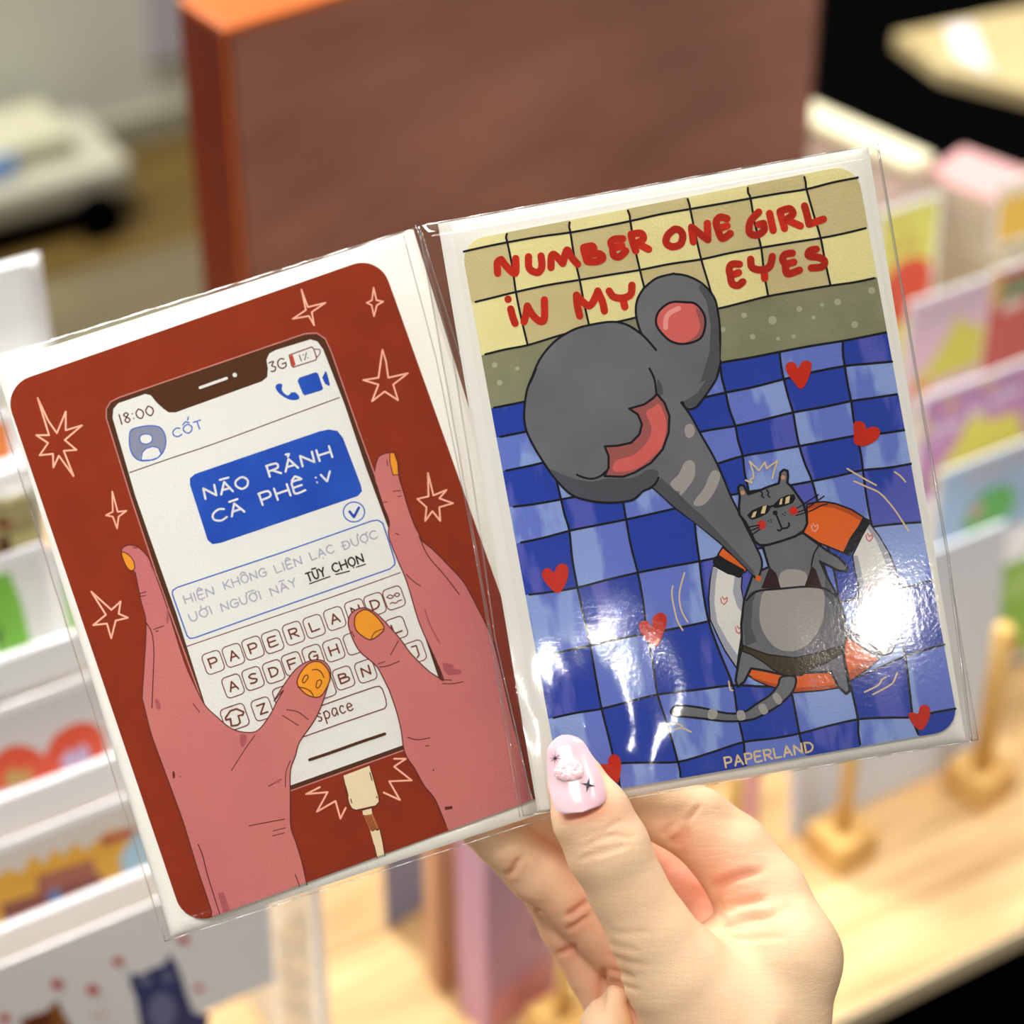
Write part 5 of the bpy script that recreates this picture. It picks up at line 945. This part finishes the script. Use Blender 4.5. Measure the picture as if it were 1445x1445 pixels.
# ------------------------------------------------------------------ things standing on the table
def table_book(name, bx, by, w_, h_, th, c, label, cat, rot=0, v=None, faces=None):
    u, v_ = ground(bx, by, TABLE); B_ = empty(name, SHOP @ Matrix.Translation((u, v_, TABLE + .0004)) @ Matrix.Rotation(math.radians(rot), 4, 'Z'), label, cat)
    cm = mat(c, .45, .35, name='book_cloth')
    MB().box(.001, w_ - .001, .0015, th - .0015, .001, h_ - .001, .0004).build('page_block', mat((226, 212, 204), .8, .1), B_)
    for a, b_ in ((0, .0014), (th - .0014, th)): MB().box(0, w_, a, b_, 0, h_, .0006).build('cover', cm, B_)
    MB().box(-.0012, 0, 0, th, 0, h_, .0004).build('spine', cm, B_)
    for q, col in (faces or []): m = MB(); m.add([(x, -.0004, z) for x, z in q], [list(range(len(q)))]); m.build('cover_print', mat(col, .4, .4), B_)
    return B_
table_book('notebook', 690, 1462, .044, .128, .022, (190, 146, 170), 'lilac and pink notebook standing on the table under the hand', 'notebook', 8, faces=[([(.002, .002), (.038, .002), (.038, .030), (.002, .026)], (214, 146, 148)), ([(.029, .050), (.033, .050), (.033, .056), (.029, .056)], (80, 66, 110))])
table_book('notebook', 622, 1402, .016, .11, .016, (190, 144, 110), 'tan notebook seen edge-on to the left of the lilac notebook', 'notebook', -6)
uu, vv_ = ground(549, 1312, TABLE)
o = MB().box(0, .045, 0, .003, 0, .08, .0006).build('standing_card', mat((128, 138, 172), .45, .35), None, SHOP @ Matrix.Translation((uu, vv_, TABLE + .0004)) @ Matrix.Rotation(math.radians(12), 4, 'Z')); tag(o, 'grey-blue card standing on the table left of the tan notebook', 'card')
def peg(bx, by, top_py, label, size=.027, r=.0040):
    """bx,by: middle of the block's top face as seen; the dowel rises to the height seen at top_py"""
    hb = .020; u, v = ground(bx, by, TABLE + hb); P_ = empty('peg_stand', SHOP @ Matrix.Translation((u, v, TABLE + .0003)) @ Matrix.Rotation(math.radians(6), 4, 'Z'), label, 'stand', 'wooden peg stands')
    plen = wallp(bx + (bx - CX) * (by - top_py) / (5141 - by), top_py, v)[1] - (TABLE + hb)
    MB().box(-size / 2, size / 2, -size / 2, size / 2, 0, hb, .0012).build('block', PEG, P_)
    MB().tube([(0, 0, hb - .002), (0, 0, hb + plen * .5), (0, 0, hb + plen - .0006), (0, 0, hb + plen)], [r, r, r, r * .85], 20).build('dowel', PEG, P_, smooth=True)
    return P_
peg(1190, 1168, 1030, 'wooden peg stand in front of the white board, under the card edge')
peg(1386, 1080, 885, 'wooden peg stand with a tall thick dowel at the end of the board', r=.0055)
peg(1030, 1225, 1085, 'wooden peg stand beside the pink box behind the hand')
peg(795, 1430, 1340, 'wooden peg stand on the table behind the lilac notebook')
# board carried by the pegs
bu_, bv_ = ground(1117, 1185, TABLE); bu2, _v = ground(1372, 1060, TABLE)
MB().box(0, bu2 - bu_ + .01, 0, .003, 0, .150, .0008).build('display_board', mat((214, 220, 228), .55, .3), None, SHOP @ Matrix.Translation((bu_, bv_, TABLE + .0006)) @ Matrix.Rotation(-.10, 4, 'X')); tag(bpy.data.objects['display_board'], 'plain white display board leaning behind two peg stands', 'board')
o = MB().box(0, .005, 0, .02, 0, .06, .0006).build('pink_strip', mat((214, 160, 168), .5, .3), None, SHOP @ Matrix.Translation((ground(1056, 1190, TABLE)[0], ground(1056, 1190, TABLE)[1], TABLE + .0004))); tag(o, 'narrow pink box seen beside the wooden peg behind the hand', 'box')
# clear film bag corner at the foot of the tiered rack
uu, vz = wallp(392, 1300, .645)
vs, fs = quad_sheet([Vector((0, 0)), Vector((.016, 0)), Vector((.016, -.08)), Vector((0, -.08))], 14, 50, lambda s, t, p: .0016 * math.sin(t * 26 + s * 5) + .0008 * math.sin(t * 60 + s * 17))
o = MB().add([(x, -z_ - .001, y) for x, y, z_ in vs], fs).build('plastic_bag', FILM_EDGE, None, SHOP @ Matrix.Translation((uu - .002, .645, vz)), smooth=True); tag(o, 'crinkled clear plastic bag edge beside the two-cats card', 'bag')
bpy.context.view_layer.update()
